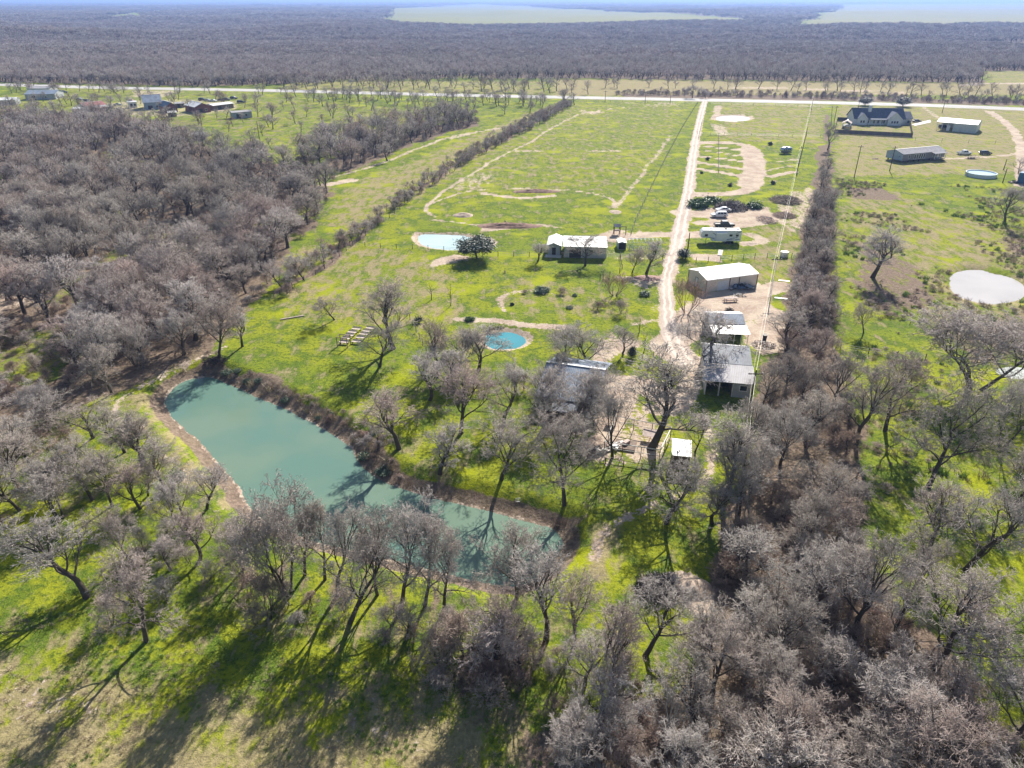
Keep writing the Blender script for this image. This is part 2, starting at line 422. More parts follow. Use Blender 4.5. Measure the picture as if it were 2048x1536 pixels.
LITTER = [
 ([(-800,330),(-200,262),(120,262),(250,232),(330,246),(380,282),(480,320),(640,335),(700,295),(870,250),(950,236),(960,250),(800,300),(672,356),(655,440),(600,480),(545,565),(520,600),(470,655),(400,712),(310,752),(240,790),(180,800),(100,830),(-100,900),(-900,1000)],6,.95),
 ([(1560,640),(1665,640),(1690,760),(1722,900),(1738,1050),(1760,1150),(1850,1250),(1960,1330),(2010,1450),(2300,1900),(1000,1900),(1060,1480),(1240,1440),(1350,1390),(1400,1300),(1405,1200),(1435,1100),(1465,1000),(1500,900),(1520,800),(1530,700)],3.5,.95),
 ([(1640,290),(1665,290),(1668,640),(1560,640),(1600,480)],2,.9),
 ([(440,745),(480,738),(600,785),(700,832),(760,860),(760,905),(800,950),(950,985),(1150,1035),(1150,1060),(1000,1030),(860,1000),(745,955),(700,890),(600,835),(500,790)],1.6,.8),
 ([(300,760),(440,700),(470,740),(420,752),(345,772),(322,800)],1.5,.75),
 ([(-500,820),(-100,820),(200,830),(210,920),(60,960),(-100,1000),(-600,1050)],5,.5),
 ([(880,1290),(1020,1260),(1090,1300),(1060,1420),(900,1380)],2.5,.6),
 ([(1180,830),(1240,800),(1360,870),(1350,905),(1230,925),(1150,905)],2,.5),  # pen floor: pinkish dirt with its shadowed tone put into the colour
 ([(1720,480),(1830,520),(1900,600),(1850,640),(1700,600)],4,.62),([(1900,640),(2060,620),(2060,680),(1950,700)],4,.62),([(1980,480),(2080,480),(2080,540)],4,.6),([(1240,187),(1700,192),(2100,204),(2100,214),(1700,203),(1240,196)],3,.8),
 ([(30,185),(640,205),(960,212),(1120,208),(960,238),(640,300),(540,325),(400,270),(30,245)],8,.36),
 ([(380,1050),(560,1090),(900,1180),(1000,1250),(900,1290),(600,1200),(400,1160)],3,.45),
 ([(1700,460),(1790,520),(1840,650),(1700,620)],5,.55),([(1690,372),(1780,378),(1800,402),(1700,398)],2,.8),
 ([(1880,650),(2100,640),(2100,700),(1900,740)],4,.6),([(1820,800),(1960,850),(2060,930),(1990,1000)],4,.35),
 ([(1180,770),(1250,800),(1200,860),(1060,860),(1060,820)],2,.6),
 ([(240,236),(420,240),(400,290),(300,262)],4,.5),
]
HEDGES = [([(1140,208),(1105,222),(1070,245),(1000,283),(940,315),(880,350),(820,392),(770,430),(720,470),(660,520),(600,560),(552,585)],2.6),
          ([(1652,230),(1655,300),(1645,400)],2.5)]
FIELDS = [DRY[-5][0], DRY[-4][0], DRY[-3][0], DRY[-2][0],[(205,32),(330,18),(345,21),(300,30),(215,36)]]

def soft_poly(x, y, poly_px, soft):
    p = PL(poly_px); lo = p.min(0) - soft * 2; hi = p.max(0) + soft * 2
    r = np.zeros(x.shape); m = (x > lo[0]) & (x < hi[0]) & (y > lo[1]) & (y < hi[1])
    if m.any(): r[m] = smooth(soft, -soft, sdist(x[m], y[m], p))
    return r
def soft_line(x, y, line_px, wid, soft):
    p = chaikin(PL(line_px), 2, False); h = wid / 2 + soft
    lo = p.min(0) - h; hi = p.max(0) + h
    r = np.zeros(x.shape); m = (x > lo[0]) & (x < hi[0]) & (y > lo[1]) & (y < hi[1])
    if m.any(): r[m] = smooth(wid / 2 + soft, wid / 2 - soft, segdist(x[m], y[m], p))
    return r

rows = np.r_[np.arange(2300, 1700, -12), np.arange(1700, 1100, -4), np.arange(1100, 120, -3), np.arange(120, 30, -2), np.arange(30, 8, -1), [7, 6, 5, 4, 3.3, 2.8, 2.4]]
cols = np.arange(-420, 2470, 4.0)
PX, PY = np.meshgrid(cols, rows)
gxy = G(PX, PY)
gx, gy = gxy[..., 0], gxy[..., 1]
gz = ground_z(gx, gy)
nr, nc = gx.shape
idx = np.arange(nr * nc).reshape(nr, nc)
Fq = np.stack([idx[:-1, :-1], idx[:-1, 1:], idx[1:, 1:], idx[1:, :-1]], -1).reshape(-1, 4)
me = mesh_np('ground', np.stack([gx, gy, gz], -1).reshape(-1, 3), Fq, smooth_=True)
X, Y = gx.ravel(), gy.ravel()
wx = X + (fbm(X / 9, Y / 9, 3, 3) - .5) * 6; wy = Y + (fbm(X / 9 + 50, Y / 9, 4, 3) - .5) * 6
near = smooth(900, 400, Y)
wx = X * (1 - near) + wx * near; wy = Y * (1 - near) + wy * near
a_dry = np.full(X.shape, 0.15); a_dirt = np.zeros(X.shape); a_lit = np.zeros(X.shape)
for p, s, v in DRY: a_dry = np.maximum(a_dry, v * soft_poly(wx, wy, p, s))
for p, s, v in DIRT: a_dirt = np.maximum(a_dirt, v * soft_poly(wx, wy, p, s))
for l, wd, v in TRACKS: a_dirt = np.maximum(a_dirt, v * soft_line(X * .6 + wx * .4, Y * .6 + wy * .4, l, wd, .5 + wd * .12))
a_dirt = np.maximum(a_dirt, soft_line(X * .6 + wx * .4, Y * .6 + wy * .4, [(q[0], q[1]) for q in ROADS['driveway']], 3.6, 1.3))
for p, s, v in LITTER: a_lit = np.maximum(a_lit, v * soft_poly(wx, wy, p, s))
for l, wd in HEDGES: a_lit = np.maximum(a_lit, .9 * soft_line(wx, wy, l, wd, 1.5))
farwood = smooth(0, 12, -(segdist(X, Y, PL([(-600, 160), (0, 166), (400, 174), (560, 170), (700, 162), (1100, 158), (2100, 168), (2700, 172)])) * np.where(
    inside(X, Y, np.vstack([PL([(-3000, 150), (-600, 160), (0, 166), (400, 174), (560, 170), (700, 162), (1100, 157), (2100, 168), (2700, 172), (5000, 180)]), [[60000, 60000], [-60000, 60000]]])), -1, 1)))
def fwarp(x, y):
    k = np.clip((y - 500) / 900, 0, 1)
    return x + (fbm(x / 60, y / 140, 81, 4) - .5) * 120 * k, y + (fbm(x / 60 + 9, y / 140, 82, 4) - .5) * 260 * k
FX, FY = fwarp(X, Y)
fld = np.zeros(X.shape)
for p in FIELDS: fld = np.maximum(fld, soft_poly(FX, FY, p, 8))
a_lit = np.maximum(a_lit, farwood * (1 - fld))
for k in ('main', 'upper', 'small', 'milky', 'stock'):
    d = pond_sd(X, Y, k); bw = PONDS[k][2]
    if k == 'main':
        a_lit = np.maximum(a_lit, .97 * smooth(bw * .75, bw * .3, d)); a_dirt = np.where(d < .6, np.maximum(a_dirt, .45), a_dirt)
    else:
        a_dirt = np.maximum(a_dirt, {'upper': .65, 'small': .6, 'milky': .25, 'stock': .85}[k] * smooth(bw * 1.2, bw * .5, d))
a_lit = np.where(Y < 700, a_lit - .45 * smooth(.56, .64, fbm(X / 24, Y / 24, 71, 3)) * (X < -20) * (Y > 95), a_lit)
for nm, a in (('dry', a_dry), ('dirt', a_dirt), ('litter', a_lit)):
    at = me.attributes.new(nm, 'FLOAT', 'POINT'); at.data.foreach_set('value', a.astype(np.float32))

m, n, b = mat_new('pasture_and_soil')
pos = node(n, 'ShaderNodeNewGeometry').outputs['Position']
def attr(nm):
    x = node(n, 'ShaderNodeAttribute', attribute_name=nm); return x.outputs['Fac']
nL = noise(n, pos, 0.035, 4, .55); nM = noise(n, pos, 0.22, 6, .65); nS = noise(n, pos, 1.6, 6, .7); nX = noise(n, pos, 7.0, 4, .7)
mp = node(n, 'ShaderNodeMapping'); mp.inputs['Scale'].default_value = (1, .35, 1); mp.inputs['Location'].default_value = (31, 7, 0)
n.links.new(pos, mp.inputs[0]); nC = noise(n, mp.outputs[0], 0.5, 8, .72)
lime = mix(n, sstep(n, nL, .44, .57), (.26, .285, .016), (.185, .235, .018))
g = mix(n, sstep(n, nM, .45, .57), lime, (.095, .15, .016))
g = mix(n, mth(n, 'MULTIPLY', sstep(n, nS, .48, .62), .8), g, (.04, .08, .014))
g = mix(n, mth(n, 'MULTIPLY', sstep(n, nX, .50, .64), .55), g, (.30, .34, .07))
drym = sstep(n, mth(n, 'ADD', attr('dry'), mth(n, 'MULTIPLY', mth(n, 'SUBTRACT', mth(n, 'ADD', mth(n, 'MULTIPLY', nC, .6), mth(n, 'MULTIPLY', nM, .4)), .5), 4.2)), .22, .66)
straw = mix(n, sstep(n, nS, .35, .65), (.40, .32, .19), (.27, .215, .12))
straw = mix(n, mth(n, 'MULTIPLY', sstep(n, nX, .5, .7), .6), straw, (.17, .155, .075))
g = mix(n, mth(n, 'MULTIPLY', sstep(n, noise(n, pos, .09, 3, .5), .56, .66), .7), g, (.33, .36, .012))
g = mix(n, mth(n, 'MULTIPLY', drym, .85), g, straw)
litm = sstep(n, mth(n, 'ADD', attr('litter'), mth(n, 'MULTIPLY', mth(n, 'SUBTRACT', nC, .5), 1.3)), .40, .62)
lit = mix(n, sstep(n, nS, .36, .64), (.27, .20, .16), (.14, .10, .08))
lit = mix(n, mth(n, 'MULTIPLY', sstep(n, nX, .5, .7), .5), lit, (.27, .21, .17))
g = mix(n, mth(n, 'MULTIPLY', litm, .93), g, lit)
dm = sstep(n, mth(n, 'ADD', attr('dirt'), mth(n, 'MULTIPLY', mth(n, 'SUBTRACT', mth(n, 'ADD', mth(n, 'MULTIPLY', nC, .5), mth(n, 'MULTIPLY', nS, .5)), .5), 2.4)), .38, .56)
dirt = mix(n, sstep(n, nM, .36, .62), (.55, .45, .35), (.40, .30, .235))
dirt = mix(n, mth(n, 'MULTIPLY', sstep(n, nS, .45, .7), .6), dirt, (.64, .56, .46))
g = mix(n, dm, g, dirt)
n.links.new(g, b.inputs['Base Color']); b.inputs['Roughness'].default_value = 1.0; b.inputs['Specular IOR Level'].default_value = 0.05
bump(n, b, mth(n, 'ADD', mth(n, 'MULTIPLY', nS, .8), mth(n, 'MULTIPLY', nX, .25)), .9, .28)
me.materials.append(m)
ground = bpy.data.objects.new('ground', me); COL.objects.link(ground); tag(ground, 'winter pasture of green and straw coloured grass with bare soil', None, None, 'structure')

# water
def water_mat(name, col, rough=0.06, col2=None, spec=.5):
    m, n, b = mat_new(name)
    pos = node(n, 'ShaderNodeNewGeometry').outputs['Position']
    f = sstep(n, noise(n, pos, .08, 3, .5), .35, .65)
    n.links.new(mix(n, f, col, col2 or tuple(c * .88 for c in col)), b.inputs['Base Color'])
    b.inputs['Roughness'].default_value = rough; b.inputs['IOR'].default_value = 1.333; b.inputs['Specular IOR Level'].default_value = spec
    bump(n, b, noise(n, pos, 3.5, 3, .5), .25, .02)
    return m
def water(name, k, mat, label):
    p, wl, bw = PONDS[k]
    c = p.mean(0); q = resample(np.vstack([p, p[:1]]), .8)[:-1]
    # push the sheet's rim half a metre into the bank so the shore line is where bank and water meet
    nx = np.roll(q, -1, 0) - np.roll(q, 1, 0); ln = np.hypot(nx[:, 0], nx[:, 1])[:, None]
    area = np.sum(q[:, 0] * np.roll(q[:, 1], -1) - np.roll(q[:, 0], -1) * q[:, 1])
    nv = np.stack([nx[:, 1], -nx[:, 0]], -1) / ln * (1 if area > 0 else -1)
    q = q + nv * min(.8, bw * .3)
    me = bpy.data.meshes.new(name); me.from_pydata([(x, y, wl) for x, y in q], [], [tuple(range(len(q)))[::1 if area > 0 else -1]]); me.update()
    me.materials.append(mat); o = bpy.data.objects.new(name, me); COL.objects.link(o)
    return tag(o, label, None, None, 'structure')
water('pond_water', 'main', water_mat('turbid_teal_water', (.16, .235, .175), .035, (.12, .215, .175), .5), 'large turbid teal pond')
water('stock_pond_water', 'upper', water_mat('pale_blue_pond_water', (.50, .64, .64), .1), 'pale blue pond beside the live oak')
water('small_pond_water', 'small', water_mat('bright_blue_pond_water', (.08, .30, .36), .07, None, .15), 'small bright blue pond above the house')
water('milky_pond_water', 'milky', water_mat('milky_pond_water', (.50, .47, .45), .15), 'round milky white pond on the right')
water('roadside_pond_water', 'stock', water_mat('chalky_pond_water', (.62, .62, .59), .15), 'chalky white pond near the highway')
water('marsh_water', 'marsh', water_mat('marsh_water', (.55, .58, .52), .15), 'small shallow marsh at the right edge')

# roads
def attr2(n, nm):
    return node(n, 'ShaderNodeAttribute', attribute_name=nm).outputs['Fac']
def road_mat(name, c1, c2, sc_=.5, ruts=0):
    m, n, b = mat_new(name)
    pos = node(n, 'ShaderNodeNewGeometry').outputs['Position']
    a = noise(n, pos, sc_ * .25, 5, .6); c = noise(n, pos, sc_ * 5, 5, .7)
    k = mix(n, sstep(n, a, .38, .62), c1, c2)
    k = mix(n, mth(n, 'MULTIPLY', sstep(n, c, .5, .75), .4), k, tuple(x * .72 for x in c2))
    if ruts:
        ac = attr2(n, 'across'); e = mth(n, 'ABSOLUTE', mth(n, 'SUBTRACT', mth(n, 'ABSOLUTE', mth(n, 'SUBTRACT', ac, .5)), .22))
        rut = mth(n, 'SUBTRACT', 1.0, sstep(n, mth(n, 'ADD', e, mth(n, 'MULTIPLY', mth(n, 'SUBTRACT', c, .5), .25)), .03, .13))
        k = mix(n, mth(n, 'MULTIPLY', rut, ruts), k, tuple(min(.8, x * 1.35) for x in c1))
    n.links.new(k, b.inputs['Base Color']); b.inputs['Roughness'].default_value = .95; b.inputs['Specular IOR Level'].default_value = .1
    bump(n, b, c, .5, .05)
    return m
def ribbon(name, cl, half, mat, z, label, jit=.0, parent=None, step=.8, uvn=9):
    """cl: world centre line; half: half widths"""
    L = np.r_[0, np.cumsum(np.hypot(*np.diff(cl, axis=0).T))]
    q = resample(cl, step); Lq = np.r_[0, np.cumsum(np.hypot(*np.diff(q, axis=0).T))]
    hw = np.interp(Lq / Lq[-1], L / L[-1], half)
    t = np.gradient(q, axis=0); t /= np.hypot(t[:, 0], t[:, 1])[:, None] + 1e-9
    nn = np.stack([-t[:, 1], t[:, 0]], -1)
    jl = (fbm(Lq / 1.6, Lq * 0, 11, 5) - .5) * 2 * jit; jr = (fbm(Lq / 1.6, Lq * 0 + 9, 12, 5) - .5) * 2 * jit
    A = q + nn * (hw + jl)[:, None]; B = q - nn * (hw + jr)[:, None]
    V = []
    for i in range(uvn): V.append(B + (A - B) * i / (uvn - 1))
    V = np.stack(V, 1).reshape(-1, 2)
    V = np.c_[V, np.full(len(V), z)]
    m_ = len(q); id_ = np.arange(m_ * uvn).reshape(m_, uvn)
    Fq = np.stack([id_[:-1, :-1], id_[1:, :-1], id_[1:, 1:], id_[:-1, 1:]], -1).reshape(-1, 4)
    me = mesh_np(name, V, Fq[:, ::-1]); me.materials.append(mat)
    at = me.attributes.new('across', 'FLOAT', 'POINT'); at.data.foreach_set('value', np.tile(np.linspace(0, 1, uvn), m_).astype(np.float32))
    o = bpy.data.objects.new(name, me); COL.objects.link(o)
    if parent: o.parent = parent
    return tag(o, label, None, None, 'structure')
d = np.array(ROADS['driveway'], float)
cl = chaikin(PL(d[:, :2]), 2, False)
hw = np.array([w_ * .84 / pxm(y_) / 2 for _, y_, w_ in d])
Ld = np.r_[0, np.cumsum(np.hypot(*np.diff(PL(d[:, :2]), axis=0).T))]; Lc = np.r_[0, np.cumsum(np.hypot(*np.diff(cl, axis=0).T))]
hwc = np.interp(Lc / Lc[-1], Ld / Ld[-1], hw)
ribbon('gravel_driveway', cl, hwc, road_mat('pale_caliche_gravel', (.54, .455, .385), (.43, .345, .295), ruts=.8), .03, 'pale gravel driveway running up to the highway', .55)
HW = [(-700,160),(-200,165),(0,169),(90,172),(230,176),(370,178),(540,181),(700,185),(900,190),(1100,194),(1300,198),(1410,200),(1600,204),(1800,209),(1950,214),(2060,219),(2300,230),(2700,248)]
hcl = chaikin(PL(HW), 2, False)
ribbon('highway', hcl, np.full(len(hcl), 5.6), road_mat('pale_worn_asphalt', (.50, .49, .47), (.44, .43, .42), .2), .04, 'pale two-lane highway crossing the whole view', 0, step=12)
ribbon('road_shoulder', hcl, np.full(len(hcl), 8.2), road_mat('gravel_shoulder', (.50, .47, .42), (.38, .34, .28), .4), .02, 'gravel shoulder along the highway', .7, step=3)
for off in (-3.6, 3.6):
    t = np.gradient(hcl, axis=0); t /= np.hypot(t[:, 0], t[:, 1])[:, None]; nn = np.stack([-t[:, 1], t[:, 0]], -1)
    ribbon('edge_line', hcl + nn * off, np.full(len(hcl), .08), M['trim'], .046, 'painted edge line on the highway', 0, step=12, uvn=2)
ribbon('centre_line', hcl, np.full(len(hcl), .1), M['yellow'], .046, 'painted centre line on the highway', 0, step=12, uvn=2)
# ------------------------------------------------------------------ bare trees
def bark(name, c1, c2, c3):
    m, n, b = mat_new(name)
    oi = node(n, 'ShaderNodeObjectInfo').outputs['Random']
    pos = node(n, 'ShaderNodeNewGeometry').outputs['Position']
    k = mix(n, sstep(n, oi, 0.15, .55), c1, c2); k = mix(n, sstep(n, oi, .62, .95), k, c3)
    f = noise(n, pos, 1.3, 4, .6)
    k = mix(n, mth(n, 'MULTIPLY', sstep(n, noise(n, pos, .012, 4, .6), .42, .6), .55), k, tuple(x * q for x, q in zip(c1, (.80, .86, .80))))
    k2 = mix(n, sstep(n, f, .4, .65), k, mix(n, .45, k, (.05, .045, .04)))
    n.links.new(k2, b.inputs['Base Color']); b.inputs['Roughness'].default_value = .9; b.inputs['Specular IOR Level'].default_value = .15
    return m
M['bark'] = bark('dark_furrowed_bark', (.085, .07, .06), (.12, .10, .088), (.085, .066, .055))
M['twig'] = bark('grey_mauve_twigs', (.50, .43, .39), (.57, .515, .49), (.50, .39, .35))
M['twig_brown'] = bark('brown_brush_twigs', (.44, .33, .275), (.50, .41, .35), (.38, .265, .22))
M['bark_pale'] = bark('bleached_dead_wood', (.52, .49, .46), (.55, .53, .50), (.46, .42, .39))
M['twig_red'] = bark('reddish_bare_stems', (.38, .25, .20), (.42, .29, .24), (.36, .22, .17))
def leaf_mat(name, c1, c2):
    m, n, b = mat_new(name)
    pos = node(n, 'ShaderNodeNewGeometry').outputs['Position']
    n.links.new(mix(n, sstep(n, noise(n, pos, 2.2, 4, .6), .38, .62), c1, c2), b.inputs['Base Color'])
    b.inputs['Roughness'].default_value = .55
    return m
M['leaf_oak'] = leaf_mat('live_oak_leaves', (.075, .105, .06), (.035, .055, .03))
M['leaf_dark'] = leaf_mat('dark_evergreen_leaves', (.03, .06, .035), (.015, .03, .02))
M['leaf_green'] = leaf_mat('fresh_weed_leaves', (.11, .20, .045), (.05, .11, .03))
M['leaf_blue'] = leaf_mat('grey_green_leaves', (.16, .22, .15), (.08, .13, .08))

def tubes(V, F4, F3, p, r, k):
    """append a tapering tube through points p (n,3) with radii r"""
    base = len(V); n = len(p)
    d = p[-1] - p[0]; d = d / (np.linalg.norm(d) + 1e-9)
    a = np.array([1., 0, 0]) if abs(d[0]) < .8 else np.array([0, 1., 0])
    x = np.cross(d, a); x /= np.linalg.norm(x); y = np.cross(d, x)
    for i in range(n - 1):
        for j in range(k):
            t = 2 * math.pi * j / k
            V.append(p[i] + (x * math.cos(t) + y * math.sin(t)) * r[i])
    V.append(p[-1])
    for i in range(n - 2):
        for j in range(k):
            j2 = (j + 1) % k; F4.append((base + i * k + j, base + i * k + j2, base + (i + 1) * k + j2, base + (i + 1) * k + j))
    b = base + (n - 2) * k; tip = base + (n - 1) * k
    for j in range(k): F3.append((b + j, b + (j + 1) % k, tip))
def grow(seed, height=10., spread=.45, fork=.28, limbs=6, kids=(6, 5, 5, 3), twig=.02, multi=1, up=.35, lrat=(.62, .60, .58, .56, .55), droop=0., trunk_r=.021, ang=0.75):
    """returns (trunk mesh data, limb data, twig data)"""
    rg = random.Random(seed)
    T = ([], [], []); L = ([], [], []); W = ([], [], [])
    def rv(s): return np.array([rg.gauss(0, s), rg.gauss(0, s), rg.gauss(0, s)])
    def branch(p0, d, ln, r, lev):
        n = (6, 5, 4, 3, 2)[min(lev, 4)]
        pts = [p0]; dd = d.copy(); bend = (0, .16, .20, .22, .2, .2)[min(lev, 5)]
        for i in range(n):
            dd = dd + rv(bend) + np.array([0, 0, (up * .22 if lev < 3 else -droop)])
            dd /= np.linalg.norm(dd); pts.append(pts[-1] + dd * ln / n)
        pts = np.array(pts); rad = np.linspace(r, r * .35, len(pts))
        dst = L if lev <= 2 else W
        tubes(*dst, pts, rad, (5, 5, 4, 3, 3)[min(lev, 4)])
        if lev >= len(kids) : return
        for c in range(kids[lev] if rg.random() > .15 else kids[lev] - 1):
            t = (.28 + .72 * (c + rg.random()) / kids[lev]); t = min(t, .98)
            k = min(int(t * n), n - 1); q = pts[k] + (pts[k + 1] - pts[k]) * (t * n - k)
            ax = pts[k + 1] - pts[k]; ax /= np.linalg.norm(ax)
            s = rv(1.0); s -= ax * s.dot(ax); s /= np.linalg.norm(s) + 1e-9
            a = ang * (.7 + .6 * rg.random()); nd = ax * math.cos(a) + s * math.sin(a)
            nl = ln * lrat[lev] * (.75 + .5 * rg.random()) * (1.15 - .45 * t)
            rr = max(r * .5 * (1 - .45 * t), twig)
            branch(q, nd, nl, rr, lev + 1)
    for s in range(multi):
        a0 = rg.random() * 6.28
        base = np.array([math.cos(a0), math.sin(a0), 0]) * (.03 * height if multi > 1 else 0)
        lean = np.array([math.cos(a0), math.sin(a0), 0]) * (.32 if multi > 1 else .08)
        pts = [base]; d = np.array([0, 0, 1.]) + lean; n = 6
        hh = height * (.62 if multi == 1 else .5)
        for i in range(n):
            d = d + rv(.10); d[2] = max(d[2], .6); d /= np.linalg.norm(d); pts.append(pts[-1] + d * hh / n)
        pts = np.array(pts); r0 = height * trunk_r / (multi ** .5)
        rad = r0 * np.array([1.2, 1.0, .88, .74, .58, .42, .25])
        tubes(*T, pts, rad, 8)
        for c in range(limbs):
            t = fork + (1 - fork) * (c + .6 * rg.random()) / limbs; t = min(t, .97)
            k = min(int(t * n), n - 1); q = pts[k] + (pts[k + 1] - pts[k]) * (t * n - k)
            a = a0 + c * 2.4 + rg.random() * .8; el = .35 + 1.0 * (t - fork) + rg.random() * .25 + up * .4
            nd = np.array([math.cos(a) * math.cos(el), math.sin(a) * math.cos(el), math.sin(el)])
            branch(q, nd, height * spread * (1.12 - .42 * t) * (.8 + .4 * rg.random()), r0 * .5 * (1.1 - .5 * t), 1 if len(kids) > 3 else 1)
    return T, L, W
def crown_mesh(name, L, W, mats, zclip=None):
    nv = len(L[0]); V = np.array(L[0] + W[0])
    F4 = np.array(L[1] + [tuple(i + nv for i in f) for f in W[1]]) if L[1] or W[1] else None
    F3 = np.array(L[2] + [tuple(i + nv for i in f) for f in W[2]])
    me = mesh_np(name, V, F4, F3)
    for q in mats: me.materials.append(q)
    n4 = 0 if F4 is None else len(F4); mi = np.zeros(len(me.polygons), np.int32)
    if len(me.polygons) == n4 + len(F3):
        mi[len(L[1]):n4] = 1; mi[n4 + len(L[2]):] = 1
        me.polygons.foreach_set('material_index', mi)
    return me
def trunk_mesh(name, T, mat):
    me = mesh_np(name, np.array(T[0]), np.array(T[1]), np.array(T[2]), True); me.materials.append(mat); return me
def dims(*ms):
    a = np.concatenate([np.array([v.co[:] for v in m.vertices]) for m in ms])
    return a[:, 2].max(), np.percentile(np.hypot(a[:, 0], a[:, 1]), 97)
PROTO = {}
def proto(key, mats, **k):
    T, L, W = grow(**k)
    t = trunk_mesh('trunk', T, mats[0]); c = crown_mesh('crown', L, W, mats[:2] if len(mats) > 1 else mats)
    co = np.array([v.co[:] for v in c.vertices]); h = np.percentile(co[:, 2], 99.7); r = np.percentile(np.hypot(co[:, 0], co[:, 1]), 93)
    PROTO[key] = (t, c, h, r)
K4 = (0, 6, 5, 5)
BT = [M['bark'], M['twig']]
# level-1 limbs carry 6 branches, those 5, those 5 twigs
for i in range(5): proto('oak%d' % i, BT, seed=11 + i, spread=.46, fork=.30, limbs=9, kids=(0, 7, 6, 5, 4), up=.30, twig=.016)
for i in range(3): proto('pecan%d' % i, BT, seed=31 + i, spread=.40, fork=.34, limbs=9, kids=(0, 6, 6, 5, 3), up=.75, twig=.016, ang=.6)
for i in range(2): proto('multi%d' % i, BT, seed=51 + i, spread=.42, fork=.35, limbs=6, kids=(0, 6, 6, 5, 4), up=.55, twig=.016, multi=3)
proto('open0', BT, seed=61, spread=.46, fork=.25, limbs=8, kids=(0, 7, 6, 5, 3), up=.45, twig=.015)
proto('open1', BT, seed=62, spread=.46, fork=.30, limbs=7, kids=(0, 7, 6, 5, 3), up=.65, twig=.015)
proto('dead0', [M['bark_pale'], M['bark_pale']], seed=71, spread=.48, fork=.12, limbs=7, kids=(0, 5, 4, 2), up=.35, twig=.03)
proto('dead1', [M['bark_pale'], M['bark_pale']], seed=72, spread=.5, fork=.15, limbs=6, kids=(0, 5, 3), up=.5, twig=.04)
proto('sapling0', BT, seed=81, spread=.3, fork=.3, limbs=6, kids=(0, 4, 3), up=.7, twig=.02, trunk_r=.012)
proto('vase0', [M['twig_red'], M['twig_red']], seed=91, spread=.40, fork=.25, limbs=4, kids=(0, 5, 4, 3), up=1.2, twig=.018, multi=6, trunk_r=.02, ang=.4)
proto('bush0', [M['bark'], M['twig']], seed=101, height=10, spread=.5, fork=.05, limbs=7, kids=(0, 6, 6, 4), up=.15, twig=.03, multi=3, trunk_r=.02)
proto('bush1', [M['bark'], M['twig_brown']], seed=102, height=10, spread=.5, fork=.05, limbs=7, kids=(0, 6, 6, 4), up=.25, twig=.035, multi=3, trunk_r=.02)
# light variants for woodland masses
for i in range(4): proto('wood%d' % i, BT, seed=111 + i, spread=.44, fork=.3, limbs=7, kids=(0, 6, 5, 3), up=.4, twig=.035)
proto('wood4', [M['bark'], M['twig_brown']], seed=119, spread=.44, fork=.3, limbs=7, kids=(0, 6, 5, 3), up=.5, twig=.035)
for i in range(3): proto('far%d' % i, [M['bark'], M['twig']], seed=131 + i, spread=.46, fork=.3, limbs=7, kids=(0, 5, 4), up=.4, twig=.12)
proto('far3', [M['bark'], M['twig_brown']], seed=139, spread=.46, fork=.3, limbs=7, kids=(0, 5, 4), up=.4, twig=.12)
def leafy(key, seed, leaf, n=5200, size=.20, R0=(.5, .5, .36), zc=.62, **k):
    """evergreen: limbs and many small leaf faces gathered in clumps"""
    T, L, W = grow(seed=seed, **k)
    rs = np.random.RandomState(seed); nc = 46
    cen = rs.normal(size=(nc, 3)); cen /= np.linalg.norm(cen, axis=1)[:, None]; cen *= rs.uniform(.45, 1, (nc, 1)) ** .6
    cen = cen * np.array(R0) * 10 * .8 + np.array([0, 0, zc * 10])
    ci = rs.randint(0, nc, n); c = cen[ci] + rs.normal(size=(n, 3)) * 10 * .085 * rs.uniform(.5, 1.3, (nc, 1))[ci]
    a = rs.normal(size=(n, 3)); a /= np.linalg.norm(a, axis=1)[:, None]; b = np.cross(a, rs.normal(size=(n, 3))); b /= np.linalg.norm(b, axis=1)[:, None]
    s = size * rs.uniform(.6, 1.3, (n, 1)); V = np.stack([c - a * s, c + b * s * .6, c + a * s, c - b * s * .6], 1).reshape(-1, 3)
    base = len(L[0]); f = base + np.arange(n * 4).reshape(n, 4)
    me = mesh_np('crown', np.vstack([np.array(L[0]), V]), np.vstack([np.array(L[1]), f]), np.array(L[2]))
    me.materials.append(M['bark']); me.materials.append(leaf)
    mi = np.zeros(len(me.polygons), np.int32); mi[len(L[1]):len(L[1]) + n] = 1; me.polygons.foreach_set('material_index', mi)
    co = np.array([v.co[:] for v in me.vertices])
    PROTO[key] = (trunk_mesh('trunk', T, M['bark']), me, co[:, 2].max(), np.percentile(np.hypot(co[:, 0], co[:, 1]), 93))
leafy('liveoak', 201, M['leaf_oak'], n=9000, limbs=7, kids=(0, 4, 3), fork=.2, up=.3)
leafy('cedar', 202, M['leaf_dark'], n=6000, R0=(.30, .30, .42), zc=.5, limbs=6, kids=(0, 3), fork=.1, up=.5, spread=.25)
leafy('roundtree', 203, M['leaf_dark'], n=7000, R0=(.46, .46, .40), zc=.56, limbs=6, kids=(0, 3), fork=.15)
leafy('weedclump', 204, M['leaf_green'], n=2500, R0=(.6, .6, .2), zc=.2, size=.5, limbs=4, kids=(0, 3), fork=.05, spread=.2)
leafy('greyclump', 205, M['leaf_blue'], n=2500, R0=(.6, .6, .25), zc=.25, size=.4, limbs=4, kids=(0, 3), fork=.05, spread=.2)
